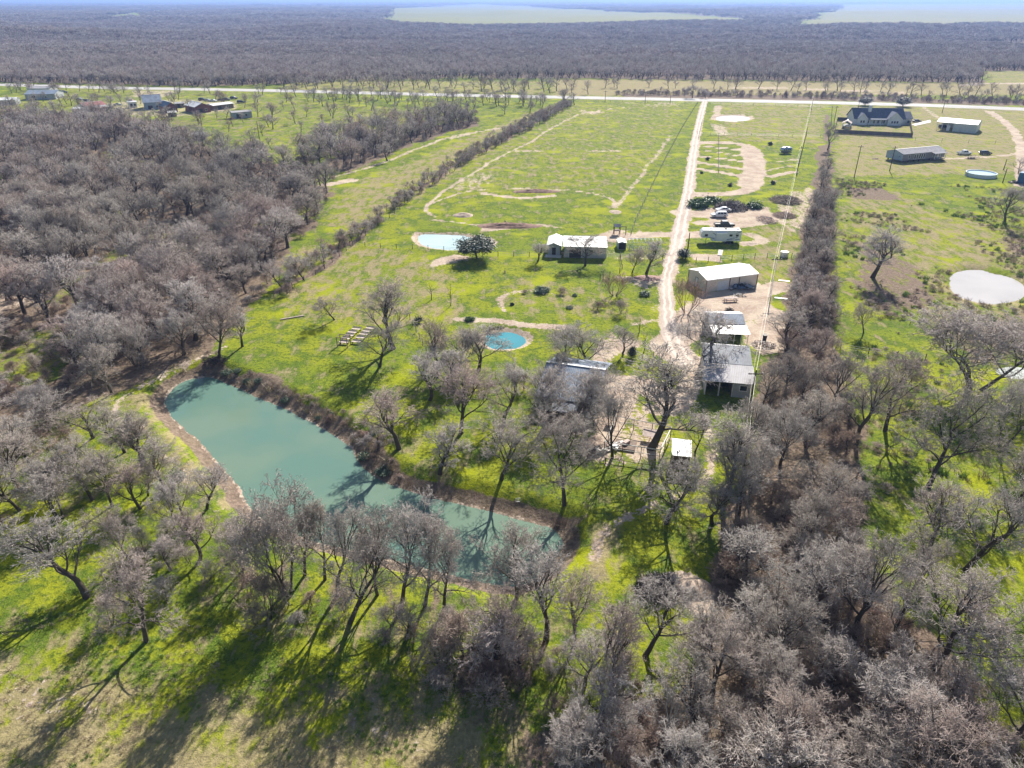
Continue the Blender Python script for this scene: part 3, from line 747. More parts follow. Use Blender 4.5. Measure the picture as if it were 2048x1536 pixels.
def tuft(key, seed, mat, n=46, r=.5, hgt=1.0, wide=.03):
    rs2 = np.random.RandomState(seed); V = []; F = []
    for i in range(n):
        t = rs2.uniform(0, 6.28); q = r * rs2.rand() ** .5; x, y = q * math.cos(t), q * math.sin(t); h = hgt * rs2.uniform(.5, 1); o = rs2.normal(size=2) * .28
        p = np.array([x, y, 0]); e = p + np.array([o[0], o[1], h]); sdv = np.array([math.cos(t * 3), math.sin(t * 3), 0]) * wide
        b = len(V); V += [p - sdv, p + sdv, e + sdv * .3, e - sdv * .3]; F.append((b, b + 1, b + 2, b + 3))
    me = mesh_np('blades', np.array(V), np.array(F)); me.materials.append(mat)
    t0 = mesh_np('base', np.array([[0, 0, -.02], [.02, 0, -.02], [0, .02, 0]]), None, np.array([[0, 1, 2]])); t0.materials.append(mat)
    PROTO[key] = (t0, me, hgt, r + .2)
M['straw'] = leaf_mat('straw_stalks', (.56, .47, .30), (.42, .34, .21)); M['grass'] = leaf_mat('grass_blades', (.26, .36, .06), (.14, .24, .04)); M['stalk'] = leaf_mat('brown_dead_stalks', (.40, .30, .24), (.28, .20, .16))
tuft('tuft_straw', 1, M['straw']); tuft('tuft_green', 2, M['grass'], wide=.05); tuft('tuft_stalk', 3, M['stalk'], wide=.02)
leafy('ball', 206, M['leaf_dark'], n=500, R0=(.35, .35, .35), zc=.35, size=.9, limbs=3, kids=(0, 2), fork=.1, spread=.2)

NTREE = [0]
OCC = []          # positions taken by single trees (x, y, radius)
def tree_at(name, x, y, h, rad, key, label, group=None, rz=None, lean=(0, 0), cat='tree', z=None):
    t, c, ph, pr = PROTO[key]
    z = float(ground_z([x], [y])[0]) if z is None else z
    r = empty(name, (x, y, z - .08), label, cat, random.uniform(0, 6.28) if rz is None else rz, group)
    s = h / ph; sx = rad / pr
    sx = min(max(sx, s * .75), s * 2.0)
    r.scale = (sx, sx, s)
    if lean != (0, 0):
        r.rotation_mode = 'ZXY'; r.rotation_euler = (lean[0], lean[1], r.rotation_euler[2])
    for nm, me in (('trunk', t), ('crown', c)):
        o = bpy.data.objects.new(nm, me); COL.objects.link(o); o.parent = r
    NTREE[0] += 1; OCC.append((x, y, rad))
    return r
# single trees: (base px, base py, crown top py, crown width px, kind, name, lean right +, label)
T_ = 'bare_tree'
SINGLE = [
 (575,1188,985,130,'multi0',T_,0,'big many-stemmed bare tree at the left end of the near pond bank row'),
 (487,1140,1040,80,'oak1',T_,0,'low grey bare tree just left of the many-stemmed tree by the pond'),
 (610,1150,1000,70,'pecan0',T_,.15,'slender bare tree behind the many-stemmed tree, rising over the pond'),
 (650,1160,1008,72,'open1',T_,-.05,'thin open-branched bare tree on the near bank, left of the leaning trunk'),
 (676,1190,1000,90,'pecan1',T_,.14,'bare tree with thick dark trunk leaning right on the near pond bank'),
 (700,1245,1030,80,'open0',T_,.22,'crooked bare tree bending right over the near bank grass'),
 (755,1190,1035,64,'pecan2',T_,.05,'slim bare tree in the middle of the near bank row'),
 (803,1216,1010,96,'oak0',T_,-.08,'tall bare tree with three dark stems in front of the narrow part of the pond'),
 (850,1214,1035,60,'open1',T_,.03,'narrow straight bare tree between the three-stemmed tree and the round-crowned one'),
 (888,1222,1052,88,'oak3',T_,.05,'bare tree with a neat round pinkish crown against the water'),
 (1033,1196,1050,120,'oak2',T_,.05,'broad dense grey-crowned tree at the right end of the pond'),
 (1092,1282,1100,110,'pecan1',T_,.05,'bare tree with ivy-dark trunk just below the right end of the pond'),
 (1040,1330,1185,90,'oak4',T_,-.05,'silvery drooping bare tree below the right end of the pond'),
 (1150,1290,1160,100,'open0',T_,.12,'bare tree forked low with long thin limbs over bright grass'),
 (1170,1370,1250,110,'oak1',T_,0,'pale twiggy tree left of the twin-trunked tree at the bottom'),
 (1226,1402,1200,90,'pecan0',T_,.03,'tall dark-trunked bare tree standing over the bottom shadow'),
 (1290,1312,1190,150,'open0',T_,.35,'arching bare tree whose limbs reach right across the bright grass'),
 (1399,1358,1220,70,'pecan2',T_,.05,'thin bare tree at the left edge of the lower thicket'),
 (1542,1345,1205,135,'oak0',T_,0,'wide greenish-grey crown in the middle of the lower thicket'),
 (1548,1214,1122,95,'dead0','dead_tree',0,'bleached dead tree with splayed white limbs in the lower thicket'),
 (1330,1490,1372,95,'dead0','dead_tree',.05,'bleached dead tree at the bottom edge left of the dense thicket'),
 (1700,1225,1105,85,'oak3',T_,0,'grey tree on the right edge of the thicket beside the tall dark trunk'),
 (1666,1215,1080,80,'pecan0',T_,.04,'bare tree with slim trunk just inside the thicket edge, mid right'),
 (1706,1277,1060,110,'pecan1',T_,.08,'tree with a tall straight black trunk at the right thicket edge'),
 (1803,1227,1085,110,'oak4',T_,.15,'leaning dark-trunked tree in the lime grass beside the thicket'),
 (1870,1338,1150,205,'oak2',T_,.12,'huge spreading olive-grey tree near the bottom right'),
 (1940,1300,1200,110,'open1',T_,0,'thin bare tree right of the huge spreading tree'),
 (1860,1116,975,95,'pecan2',T_,0,'bare tree standing in tree shade left of the forked meadow tree'),
 (1931,1140,955,150,'open0',T_,.1,'large forked tree casting a black shadow on lime grass at the right'),
 (1856,975,775,165,'oak0',T_,.05,'massive crooked oak with a round silvery crown in the right meadow'),
 (1770,862,705,100,'oak3',T_,.04,'rugged oak with knotted limbs and a clear shadow on the grass'),
 (1712,889,722,86,'pecan1',T_,.06,'slim tree leaning beside the thicket, left of the rugged oak'),
 (1666,806,700,76,'open1',T_,.08,'bare tree with pale upright limbs at the hedge side'),
 (2003,897,752,80,'multi1',T_,.12,'bare tree leaning right near the right picture edge'),
 (1950,776,628,190,'multi0',T_,.03,'great dark many-stemmed tree below the milky pond'),
 (2030,1010,870,100,'oak1',T_,0,'grey tree cut by the right picture edge halfway down'),
 (1745,555,455,92,'pecan0',T_,.03,'lone dark fan-shaped tree in the rough meadow left of the milky pond'),
 (2009,446,372,62,'open1',T_,.18,'lone leaning tree near the blue container'),
 (954,517,469,74,'liveoak','live_oak',-.06,'dark leafy live oak beside the pale blue pond'),
 (669,640,590,62,'oak4','bare_tree',-.08,'small tree with a tuft of mistletoe on the lawn left of the benches'),
 (787,697,557,84,'pecan0',T_,.02,'tallest bare tree on the lawn behind the benches'),
 (760,733,640,80,'open0',T_,.06,'bare tree shading the right-hand benches'),
 (863,600,566,26,'sapling0','sapling',0,'rusty sapling on the lawn above the agave'),
 (901,612,570,22,'sapling0','sapling',0,'thin leafless sapling right of the rusty one'),
 (798,898,775,100,'pecan1',T_,-.02,'bare tree with a curved trunk on the pond bank, shadow falling on the water'),
 (755,895,850,50,'oak1',T_,0,'low dark bushy tree at the water edge left of the curved trunk'),
 (922,867,735,125,'oak2',T_,0,'grey-crowned tree on the lawn left of the house'),
 (1003,959,824,135,'oak4',T_,-.03,'dense bare tree above the pond, left of its twin'),
 (1129,1008,850,145,'oak0',T_,-.03,'very dense grey tree above the right part of the pond'),
 (860,800,700,80,'pecan2',T_,0,'bare tree standing by the diagonal ditch above the pond'),
 (877,735,640,66,'open0',T_,.1,'slim tree with a bent stem left of the small blue pond'),
 (957,741,655,95,'oak3',T_,.08,'bare tree in front of the small blue pond'),
 (915,745,660,80,'oak1',T_,0,'bare tree left of the tree in front of the small blue pond'),
 (1010,830,725,90,'open1',T_,0,'bare tree at the left corner of the house'),
 (1090,850,735,100,'oak2',T_,0,'bare tree in front of the middle of the house roof'),
 (1185,745,648,125,'oak4',T_,0,'broad grey tree behind the right half of the house'),
 (1146,838,740,120,'multi1',T_,0,'dark many-stemmed tree at the right end of the house roof'),
 (880,945,850,85,'pecan1',T_,.03,'slender tree on the pond bank right of the curved trunk'),
 (1190,860,775,80,'oak1',T_,.02,'dark thick-limbed tree beside the reddish path by the house'),
 (1225,915,770,72,'open1',T_,-.06,'thin bare tree at the corner of the pipe pen'),
 (1302,897,706,150,'pecan0',T_,.02,'very tall spreading tree inside the pipe pen'),
 (1245,706,652,44,'pecan2',T_,0,'small bare tree above the junction behind the house'),
 (1276,673,638,26,'sapling0','sapling',.05,'small bare sapling left of the driveway above the yard'),
 (1285,712,668,28,'sapling0','sapling',0,'spindly sapling by the small dark cedar'),
 (1264,716,690,15,'cedar','cedar',0,'small dark cedar left of the driveway bend'),
 (1410,738,622,110,'oak3',T_,0,'dark tree with mistletoe tufts left of the carport'),
 (1373,628,556,50,'vase0','bare_tree',0,'reddish fan of bare stems beside the driveway'),
 (1229,591,547,44,'vase0','bare_tree',0,'pinkish vase-shaped tree on the green'),
 (1075,523,484,40,'pecan2',T_,0,'small bare tree left of the white-roofed barn'),
 (1170,532,474,72,'open0',T_,0,'bare tree spreading in front of the white-roofed barn'),
 (1264,546,501,46,'oak4',T_,0,'dark bushy tree by the greenhouse frame'),
 (1293,546,484,60,'pecan1',T_,.03,'bare tree in front of the greenhouse frame'),
 (1205,562,540,16,'sapling0','sapling',0,'tiny sapling on the green below the barn'),
 (1366,517,494,24,'cedar','cedar',0,'dark green cedar at the driveway edge by the workshop'),
 (1444,1000,832,105,'pecan0',T_,-.03,'tall bare tree with long shadow at the right of the lower track'),
 (1332,1047,912,120,'oak1',T_,0,'bare tree standing over the yellow swing'),
 (1483,904,790,70,'pecan2',T_,.05,'bare tree in front of the big barn at its right corner'),
 (1390,904,822,44,'open1',T_,.03,'thin tree right of the small white roof'),
 (1478,1030,900,90,'oak2',T_,0,'bare tree behind the long-shadow tree at the thicket edge'),
 (1500,985,875,90,'oak3',T_,0,'twiggy tree at the upper left corner of the thicket'),
 (1560,930,800,100,'oak0',T_,0,'rounded grey tree in the thicket below the big barn'),
 (1610,880,775,100,'oak1',T_,0,'rounded tree in the thicket right of the big barn'),
 (439,717,600,92,'oak4',T_,-.08,'leaning tree at the top corner of the pond'),
 (485,693,618,50,'pecan0',T_,-.05,'slim tree right of the leaning tree at the pond corner'),
 (224,788,688,80,'oak2',T_,0,'bare tree at the bend of the sandy path above the pond'),
 (187,875,797,92,'open0',T_,0,'vase-like tree left of the sandy path'),
 (100,860,775,95,'multi1',T_,0,'many-stemmed pale tree left of the vase-like tree'),
 (250,905,820,85,'oak1',T_,0,'bare tree right of the sandy path on the left shore'),
 (174,1195,1030,130,'pecan1',T_,-.30,'silver tree leaning strongly left at the near left'),
 (293,1283,1110,120,'oak3',T_,.04,'dense tree with thick shaggy trunk at the near left'),
 (281,1017,925,64,'pecan0',T_,0,'slender tree in bright grass left of the pond'),
 (185,1000,885,110,'oak0',T_,0,'spreading tree with dark splayed limbs left of the pond'),
 (225,1012,905,90,'oak2',T_,0,'tree right of the dark splayed tree, left of the pond'),
 (372,1050,950,66,'open0',T_,.06,'open tree with dark limbs near the left shore'),
 (352,1065,960,70,'oak1',T_,-.12,'tree leaning left beside the open dark-limbed tree'),
 (261,1127,1020,90,'oak4',T_,0,'round bare tree in the middle of the near-left grove'),
 (400,1120,1010,76,'pecan2',T_,0,'bare tree between the near-left grove and the pond row'),
 (330,980,880,80,'oak3',T_,0,'grey tree closest to the left shore'),
 (120,1040,935,95,'multi0',T_,0,'pale many-stemmed tree near the left picture edge'),
 (40,1020,900,110,'oak0',T_,0,'dense pale tree at the left picture edge beside the pond grove'),
 (60,930,830,100,'oak2',T_,0,'dense grey tree at the left edge above the bright glade'),
 (225,1250,1190,56,'bush1','shrub',0,'brown scruffy shrub at the foot of the shaggy-trunked tree'),
 (540,1240,1150,90,'bush1','shrub',0,'rust and grey shrub at the foot of the many-stemmed bank tree'),
 (930,1310,1225,95,'bush1','shrub',0,'big reddish-brown bush below the pond'),
 (880,1330,1250,60,'bush1','shrub',0,'smaller brown bush left of the big reddish one'),
 (1242,628,600,28,'bush0','shrub',0,'round grey-green bush on the green'),
 (1194,618,602,22,'bush1','shrub',0,'low dark bush left of the round grey-green one'),
 (775,322,284,30,'pecan0',T_,0,'lone tree on the sandy strip between wood and hedgerow'),
 (722,470,440,46,'oak1',T_,0,'bare tree in the hedgerow above the lawn'),
 (608,560,505,60,'oak4',T_,0,'grey tree at the lower end of the hedgerow'),
 (566,580,520,60,'oak0',T_,0,'bare tree at the foot of the hedgerow by the bright grass'),
 (1730,211,190,28,'roundtree','evergreen_tree',0,'round dark evergreen behind the left part of the slate-roofed house'),
 (1806,213,190,28,'roundtree','evergreen_tree',0,'round dark evergreen behind the right part of the slate-roofed house'),
 (360,272,250,26,'cedar','evergreen_tree',0,'dark green evergreen at the wood edge below the red barn'),
 (250,268,238,26,'cedar','evergreen_tree',0,'dark blue-green evergreen left of the red barn'),
 (236,190,165,40,'oak0',T_,0,'spreading dark tree between the far farm sheds'),
 (1655,300,245,26,'pecan1',T_,0,'tall thin tree where the right hedge begins'),
 (1411,196,178,20,'oak1',T_,0,'roadside tree right of the driveway entrance'),
 (1385,196,170,26,'oak2',T_,0,'roadside tree left of the driveway entrance'),
]
for (bx, by, ty, wpx, key, nm, ln, lab) in SINGLE:
    p = P(bx, by); h = max(1.2, ht(by, ty) * 1.02)
    if key.startswith('multi') or key in ('bush0', 'bush1', 'vase0', 'cedar', 'roundtree', 'ball'): pass
    tree_at(nm, p.x, p.y, h, wpx / pxm((by * .6 + ty * .4)) / 2 * (1.08 if 1130 < by < 1256 and 480 < bx < 900 else 1.22), key, lab, lean=(0, ln),
            cat='shrub' if nm == 'shrub' else 'tree')

# woodland: points on the ground
rs = np.random.RandomState(5)
def sample(poly_px, spacing, keep=1.0, world=None):
    p = PL(poly_px) if world is None else world
    lo, hi = p.min(0), p.max(0)
    nx, ny = int((hi[0] - lo[0]) / spacing) + 1, int((hi[1] - lo[1]) / spacing) + 1
    g = np.stack(np.meshgrid(np.arange(nx), np.arange(ny)), -1).reshape(-1, 2) * spacing + lo
    g = g + rs.uniform(-.48, .48, g.shape) * spacing
    g = g[rs.rand(len(g)) < keep]
    return g[inside(g[:, 0], g[:, 1], p)]
def to_px(x, y, z=0):
    d = y * CP + (H - z) * SP; v = ((H - z) * CP - y * SP) / d * F + 768
    return x / d * F + 1024, v
LEFTWOOD = [(-500,290),(-150,250),(120,246),(240,250),(330,275),(385,296),(460,322),(560,330),(610,318),(660,290),(760,266),(870,238),(950,224),(955,250),(880,268),(800,300),(735,322),(672,352),(655,420),(630,455),(590,485),(560,530),(540,570),(515,600),(470,650),(395,706),(300,745),(235,775),(150,780),(60,800),(-60,830),(-400,860),(-800,700)]
THICKET = [(1570,660),(1660,655),(1680,740),(1700,800),(1716,900),(1732,1010),(1738,1090),(1775,1180),(1850,1260),(1930,1330),(1990,1400),(2080,1500),(2200,1700),(1150,1700),(1100,1540),(1080,1460),(1150,1440),(1300,1420),(1390,1380),(1420,1280),(1440,1200),(1445,1120),(1470,1050),(1495,960),(1515,860),(1525,800),(1545,730)]
groups = []   # (xy, height lo, hi, keys, label, group)
def wood(poly, spacing, keep, hlo, hhi, keys, lab, near_clear=.62, thin=0):
    g = sample(poly, spacing, keep)
    if thin: g = g[(fbm(g[:, 0] / 24, g[:, 1] / 24, 71, 3) < thin) | (rs.rand(len(g)) < .12)]
    oc = np.array(OCC)
    if len(oc) and len(g):
        d = np.hypot(g[:, None, 0] - oc[None, :, 0], g[:, None, 1] - oc[None, :, 1]) - oc[None, :, 2] * near_clear
        g = g[d.min(1) > 0]
    for q in g: groups.append((q[0], q[1], rs.uniform(hlo, hhi), 'cedar' if rs.rand() < .012 and thin else keys[rs.randint(len(keys))], lab))
NEARK = ['oak0', 'oak1', 'oak2', 'oak3', 'oak4', 'pecan0', 'pecan1', 'pecan2', 'multi1']
MASSK = ['wood0', 'wood1', 'wood2', 'wood3', 'wood4']
wood(LEFTWOOD, 6.2, .95, 6.5, 12.5, MASSK, 'bare grey tree in the dense wood left of the pastures and pond', thin=.60)
THICK_UP = [p for p in THICKET if p[1] < 1000]; THICK_LO = [(1715,1000),(1720,1090),(1750,1190),(1830,1290),(1900,1370),(1970,1440),(2080,1500),(2200,1700),(1150,1700),(1100,1540),(1080,1460),(1150,1440),(1300,1420),(1390,1380),(1420,1280),(1440,1200),(1445,1120),(1470,1050),(1485,1000)]
wood(THICK_LO, 5.6, .92, 4.5, 10.5, NEARK, 'bare mauve-grey tree in the dense lower right thicket')
wood(THICK_UP, 6.0, .72, 4.5, 9, NEARK, 'bare mauve-grey tree in the looser thicket beside the right hedge')
wood([(1640,400),(1662,400),(1668,655),(1572,665),(1590,560),(1612,450)], 3.6, .95, 4.5, 7, MASSK, 'bare purplish tree in the straight hedge right of the workshop')
wood([(1643,335),(1660,330),(1664,400),(1635,400)], 4, .95, 3.5, 6, MASSK, 'bare purplish tree in the straight hedge right of the workshop')
wood([(-500,840),(20,830),(110,850),(150,930),(120,985),(30,1000),(-100,1060),(-500,1100)], 5.8, .85, 6, 9.5, NEARK, 'bare pale tree in the grove left of the pond')
wood([(150,900),(330,890),(420,985),(430,1060),(300,1080),(120,1060)], 6.5, .75, 5.5, 8, NEARK, 'bare pale tree in the grove left of the pond')
wood([(-300,1020),(60,1010),(100,1060),(20,1110),(-300,1200)], 6, .8, 6, 9, NEARK, 'bare pale tree in the grove left of the pond')
wood([(240,1070),(480,1110),(620,1180),(520,1220),(300,1170)], 5, .7, 3.5, 6.5, NEARK, 'bare bushy tree among the near pond bank row')
wood([(1000,1270),(1150,1240),(1230,1330),(1300,1420),(1080,1450),(960,1370)], 6.5, .6, 5, 8, NEARK, 'bare silvery tree between the pond and the bottom shadow')
wood([(1000,740),(1200,700),(1250,770),(1200,860),(1040,880),(930,800)], 8, .4, 5.5, 8, NEARK, 'bare tree crowding around the house under the trees')
wood([(880,700),(1000,720),(1000,800),(860,780)], 6, .85, 5.5, 8.5, NEARK, 'bare tree on the lawn between the small pond and the house')
wood([(560,560),(700,470),(860,352),(1000,270),(1130,205),(1145,212),(1075,255),(940,322),(780,430),(640,545),(560,600)], 3.3, .95, 2.8, 4.6, MASSK, 'low bare hedgerow tree along the diagonal fence line')
wood([(-50,176),(230,182),(560,188),(700,192),(700,198),(400,190),(-50,190)], 9, .6, 5, 9, MASSK, 'roadside bare tree on the near side of the highway')
wood([(240,190),(640,205),(960,212),(1120,206),(1080,228),(960,240),(700,296),(500,332),(400,300),(240,255)], 14, .6, 5, 8.5, MASSK, 'scattered bare tree in the far left pasture')
wood([(-100,250),(240,262),(240,200),(-100,205)], 11, .8, 5, 9, MASSK, 'bare tree around the far left farm sheds')
wood([(600,192),(1180,206),(1160,214),(950,214),(600,204)], 9, .8, 6, 10, MASSK, 'roadside bare tree on the near side of the highway')
wood([(560,165),(1180,176),(1180,189),(560,178)], 10, .8, 7, 11, MASSK, 'roadside bare tree on the far side of the highway')
wood([(1180,176),(1700,186),(2080,205),(2080,196),(1700,180),(1180,172)], 11, .85, 6, 10, MASSK, 'roadside bare tree on the far side of the highway')
wood([(1230,190),(1600,196),(2080,210),(2080,203),(1600,191),(1230,186)], 8, .6, 3, 6, MASSK, 'roadside bare tree on the far side of the highway')
wood([(-200,158),(560,160),(560,175),(-200,160)], 9, .85, 6, 10, MASSK, 'roadside bare tree on the far side of the highway')
wood([(1990,300),(2100,320),(2100,500),(2040,470)], 9, .2, 4, 6, MASSK, 'bare tree near the right edge by the blue container')
wood([(1960,630),(2120,620),(2120,900),(2020,900)], 10, .3, 6, 8, NEARK, 'bare tree at the right edge below the milky pond')
wood([(640,1200),(1000,1260),(980,1310),(820,1290),(620,1250)], 6, .5, 3.5, 6, NEARK, 'bare bushy tree among the near pond bank row')
wood([(1370,850),(1500,840),(1480,960),(1420,1080),(1370,960)], 7, .5, 5, 8, NEARK, 'bare tree between the big barn and the lower thicket')
wood([(1690,640),(2060,780),(2060,1200),(1880,1180),(1760,1100),(1710,800)], 14, .1, 5, 7, NEARK, 'bare tree scattered in the right meadow')
# screen size decides which stand as individual trees
gx_ = np.array([g[0] for g in groups]); gy_ = np.array([g[1] for g in groups]); gh_ = np.array([g[2] for g in groups])
u_, v_ = to_px(gx_, gy_)
size = gh_ / np.hypot(np.hypot(gx_, gy_), H)
vis = (u_ > -60) & (u_ < 2108) & (v_ > 0) & (v_ < 1640)
order = np.argsort(-(size * vis)); NIND = max(0, 300 - NTREE[0])
ind = set(order[:NIND].tolist())
for i in ind:
    x, y, h, key, lab = groups[i]
    if key.startswith('wood') or key == 'cedar': key = NEARK[i % len(NEARK)]
    tree_at('bare_tree', x, y, h, h * rs.uniform(.42, .54), key, lab, group='bare winter trees: ' + lab.split(' tree ')[-1], lean=(0, float(rs.normal() * .05)))
print('individual trees', NTREE[0], 'wood points', len(groups))

def scatter(name, label, cat, keys, x, y, z, sx, sz, kidx):
    """one stuff object: points that carry tree instances"""
    coll = bpy.data.collections.new(name + '_sources')
    srcs = []
    for i, k in enumerate(keys):
        t, c, ph, pr = PROTO[k]
        V = [np.array([v.co[:] for v in q.vertices]) for q in (t, c)]
        j = bpy.data.meshes.new('m'); bm = bmesh.new(); bm.from_mesh(t); nf = len(bm.faces); bm.from_mesh(c)
        bm.to_mesh(j); bm.free()
        j.materials.clear(); j.materials.append(t.materials[0]); j.materials.append(c.materials[-1])
        mi = np.zeros(len(j.polygons), np.int32); cm = np.zeros(len(c.polygons), np.int32); c.polygons.foreach_get('material_index', cm)
        mi[nf:] = cm; j.polygons.foreach_set('material_index', mi)
        j.transform(Matrix.Diagonal((1 / ph, 1 / ph, 1 / ph, 1)))
        o = bpy.data.objects.new('%s_source_%02d' % (name, i), j); coll.objects.link(o); srcs.append(o)
    me = bpy.data.meshes.new(name); V = np.stack([x, y, z], -1).astype(np.float32)
    me.vertices.add(len(V)); me.vertices.foreach_set('co', V.ravel())
    a = me.attributes.new('pick', 'INT', 'POINT'); a.data.foreach_set('value', np.asarray(kidx, np.int32))
    a = me.attributes.new('size', 'FLOAT_VECTOR', 'POINT'); a.data.foreach_set('vector', np.stack([sx, sx, sz], -1).astype(np.float32).ravel())
    a = me.attributes.new('turn', 'FLOAT_VECTOR', 'POINT'); a.data.foreach_set('vector', np.stack([0 * x, 0 * x, rs.uniform(0, 6.28, len(x))], -1).astype(np.float32).ravel())
    o = bpy.data.objects.new(name, me); COL.objects.link(o)
    ng = bpy.data.node_groups.new(name, 'GeometryNodeTree')
    ng.interface.new_socket('Geometry', in_out='INPUT', socket_type='NodeSocketGeometry'); ng.interface.new_socket('Geometry', in_out='OUTPUT', socket_type='NodeSocketGeometry')
    N = ng.nodes; gi = N.new('NodeGroupInput'); go = N.new('NodeGroupOutput')
    ci = N.new('GeometryNodeCollectionInfo'); ci.inputs['Collection'].default_value = coll
    ci.inputs['Separate Children'].default_value = True; ci.inputs['Reset Children'].default_value = True
    ip = N.new('GeometryNodeInstanceOnPoints'); ip.inputs['Pick Instance'].default_value = True
    def na(nm, ty):
        q = N.new('GeometryNodeInputNamedAttribute'); q.data_type = ty; q.inputs['Name'].default_value = nm; return q.outputs['Attribute']
    ng.links.new(gi.outputs[0], ip.inputs['Points']); ng.links.new(ci.outputs[0], ip.inputs['Instance'])
    ng.links.new(na('pick', 'INT'), ip.inputs['Instance Index']); ng.links.new(na('turn', 'FLOAT_VECTOR'), ip.inputs['Rotation']); ng.links.new(na('size', 'FLOAT_VECTOR'), ip.inputs['Scale'])
    ng.links.new(ip.outputs[0], go.inputs[0])
    md = o.modifiers.new('scatter', 'NODES'); md.node_group = ng
    return tag(o, label, cat, None, 'stuff')
import bmesh
rest = [i for i in range(len(groups)) if i not in ind]
kk = MASSK + NEARK + ['cedar']
x = gx_[rest]; y = gy_[rest]; h = gh_[rest]
pk = [kk.index(groups[i][3]) for i in rest]
def norm_r(keys, pk):   # crown radius of each source per unit height
    r = np.array([PROTO[k][3] / PROTO[k][2] for k in keys]); return r[np.asarray(pk)]
sx = h * rs.uniform(.42, .55, len(x)) / norm_r(kk, pk)
scatter('woodland', 'the rest of the dense bare winter wood and hedgerows', 'woodland', kk, x, y, ground_z(x, y) - .1, sx, h, pk)

# far woods beyond the highway out to the horizon
def not_in_fields(g):
    m = np.ones(len(g), bool)
    X_, Y_ = fwarp(g[:, 0], g[:, 1])
    for p in FIELDS: m &= ~inside(X_, Y_, PL(p))
    return g[m]
def frustum(g, mrg=1.12): return g[np.abs(g[:, 0]) < g[:, 1] * .72 * mrg + 60]
edge = PL([(-600, 160), (0, 166), (230, 170), (400, 174), (560, 170), (700, 163), (800, 160), (1150, 158), (1700, 164), (2100, 168), (2500, 172)])
def band(y0, y1, sp):
    hw_ = y1 * .82 + 60; g = sample(None, sp, 1.0, np.array([[-hw_, y0], [hw_, y0], [hw_, y1], [-hw_, y1]]))
    g = frustum(g); ye = np.interp(g[:, 0], edge[:, 0], edge[:, 1]); return not_in_fields(g[g[:, 1] > ye])
FARK = ['far0', 'far1', 'far2', 'far3']
A = band(560, 1250, 7.0); B = band(1250, 2400, 13); C_ = np.vstack([band(2400, 7000, 30), band(7000, 26000, 120)])
tl = not_in_fields(np.vstack([B])); 
x = np.r_[A[:, 0], B[:, 0], C_[:, 0]]; y = np.r_[A[:, 1], B[:, 1], C_[:, 1]]
hs = np.r_[rs.uniform(6.5, 9.5, len(A)), rs.uniform(9, 13, len(B)), rs.uniform(11, 17, len(C_))]
wd = np.r_[rs.uniform(4.2, 6, len(A)), rs.uniform(6.5, 9, len(B)), rs.uniform(15, 21, len(C_)) * np.where(C_[:, 1] > 7000, 3.6, 1)]
pk = np.r_[rs.randint(0, 4, len(x))]; keys = MASSK[:3] + FARK
pk = np.where(y < 820, rs.randint(0, 3, len(x)), 3 + rs.randint(0, 4, len(x)))
sx = wd / norm_r(keys, pk)
scatter('far_woods', 'unbroken bare forest beyond the highway fading to blue', 'forest', keys, x, y, ground_z(x, y) - .2, sx, hs, pk)
print('far', len(x))
# undergrowth and bank scrub
U = [sample(THICK_LO, 2.0, .75), sample(THICK_UP, 2.4, .5), sample([(1640,400),(1662,400),(1668,655),(1572,665),(1590,560),(1612,450)], 2.4, .9),
     sample(LEFTWOOD, 3.6, .6), sample([(250,1090),(420,1110),(560,1185),(900,1245),(1010,1265),(990,1330),(800,1290),(560,1262),(300,1250)], 2.4, .42), sample([(880,1290),(1100,1250),(1240,1300),(1300,1420),(1080,1460),(860,1370)], 2.0, .6), sample([(-300,850),(150,850),(160,960),(0,1090),(-300,1150)], 3, .45), sample([(560,560),(700,470),(860,352),(1000,270),(1130,205),(1145,212),(1075,255),(940,322),(780,430),(640,545),(560,600)], 3.2, .5), sample([(1000,760),(1200,790),(1190,880),(1040,890)], 3, .5), sample([(1230,190),(1600,197),(2080,212),(2080,202),(1600,190),(1230,185)], 3.6, .6), sample([(1340,1180),(1440,1190),(1420,1300),(1300,1260)], 2.2, .3)]
x = np.r_[tuple(u[:, 0] for u in U)]; y = np.r_[tuple(u[:, 1] for u in U)]
hs = rs.uniform(1.6, 3.6, len(x)); pk = rs.randint(0, 2, len(x)); pk = np.where(rs.rand(len(x)) < .5, 1, 0)
sx = hs * rs.uniform(.45, .7, len(x)) / norm_r(['bush0', 'bush1'], pk)
scatter('undergrowth', 'tangled brown undergrowth filling the thickets', 'undergrowth', ['bush0', 'bush1'], x, y, ground_z(x, y) - .1, sx, hs, pk)
print('under', len(x))
d = sample([(430,735),(480,735),(600,785),(700,830),(770,862),(770,905),(820,955),(950,988),(1160,1035),(1160,1062),(1000,1032),(860,1002),(745,957),(700,895),(690,885),(600,835),(500,785)], .95, .6)
d2 = sample([(300,770),(430,700),(470,740),(380,756),(330,800)], 1.3, .5); d3 = sample([(300,860),(480,1000),(485,1060),(330,960)], 2.2, .2)
d4 = sample([(1400,390),(1490,395),(1490,425),(1380,425)], 1.1, .3)
d = np.vstack([d, d2, d3]); sd_ = pond_sd(d[:, 0], d[:, 1], 'main'); d = d[sd_ > .9]
x, y = d[:, 0], d[:, 1]; hs = rs.uniform(.4, 1.2, len(x)); pk = rs.choice([0, 1, 1, 2, 3, 3, 4], len(x)); BK = ['bush0', 'bush1', 'greyclump', 'tuft_straw', 'tuft_stalk']
sx = hs * rs.uniform(.6, .9, len(x)) / norm_r(BK, pk)
scatter('bank_scrub', 'brown scrub and brambles along the pond banks', 'scrub', BK, x, y, ground_z(x, y) - .05, sx, hs, pk)
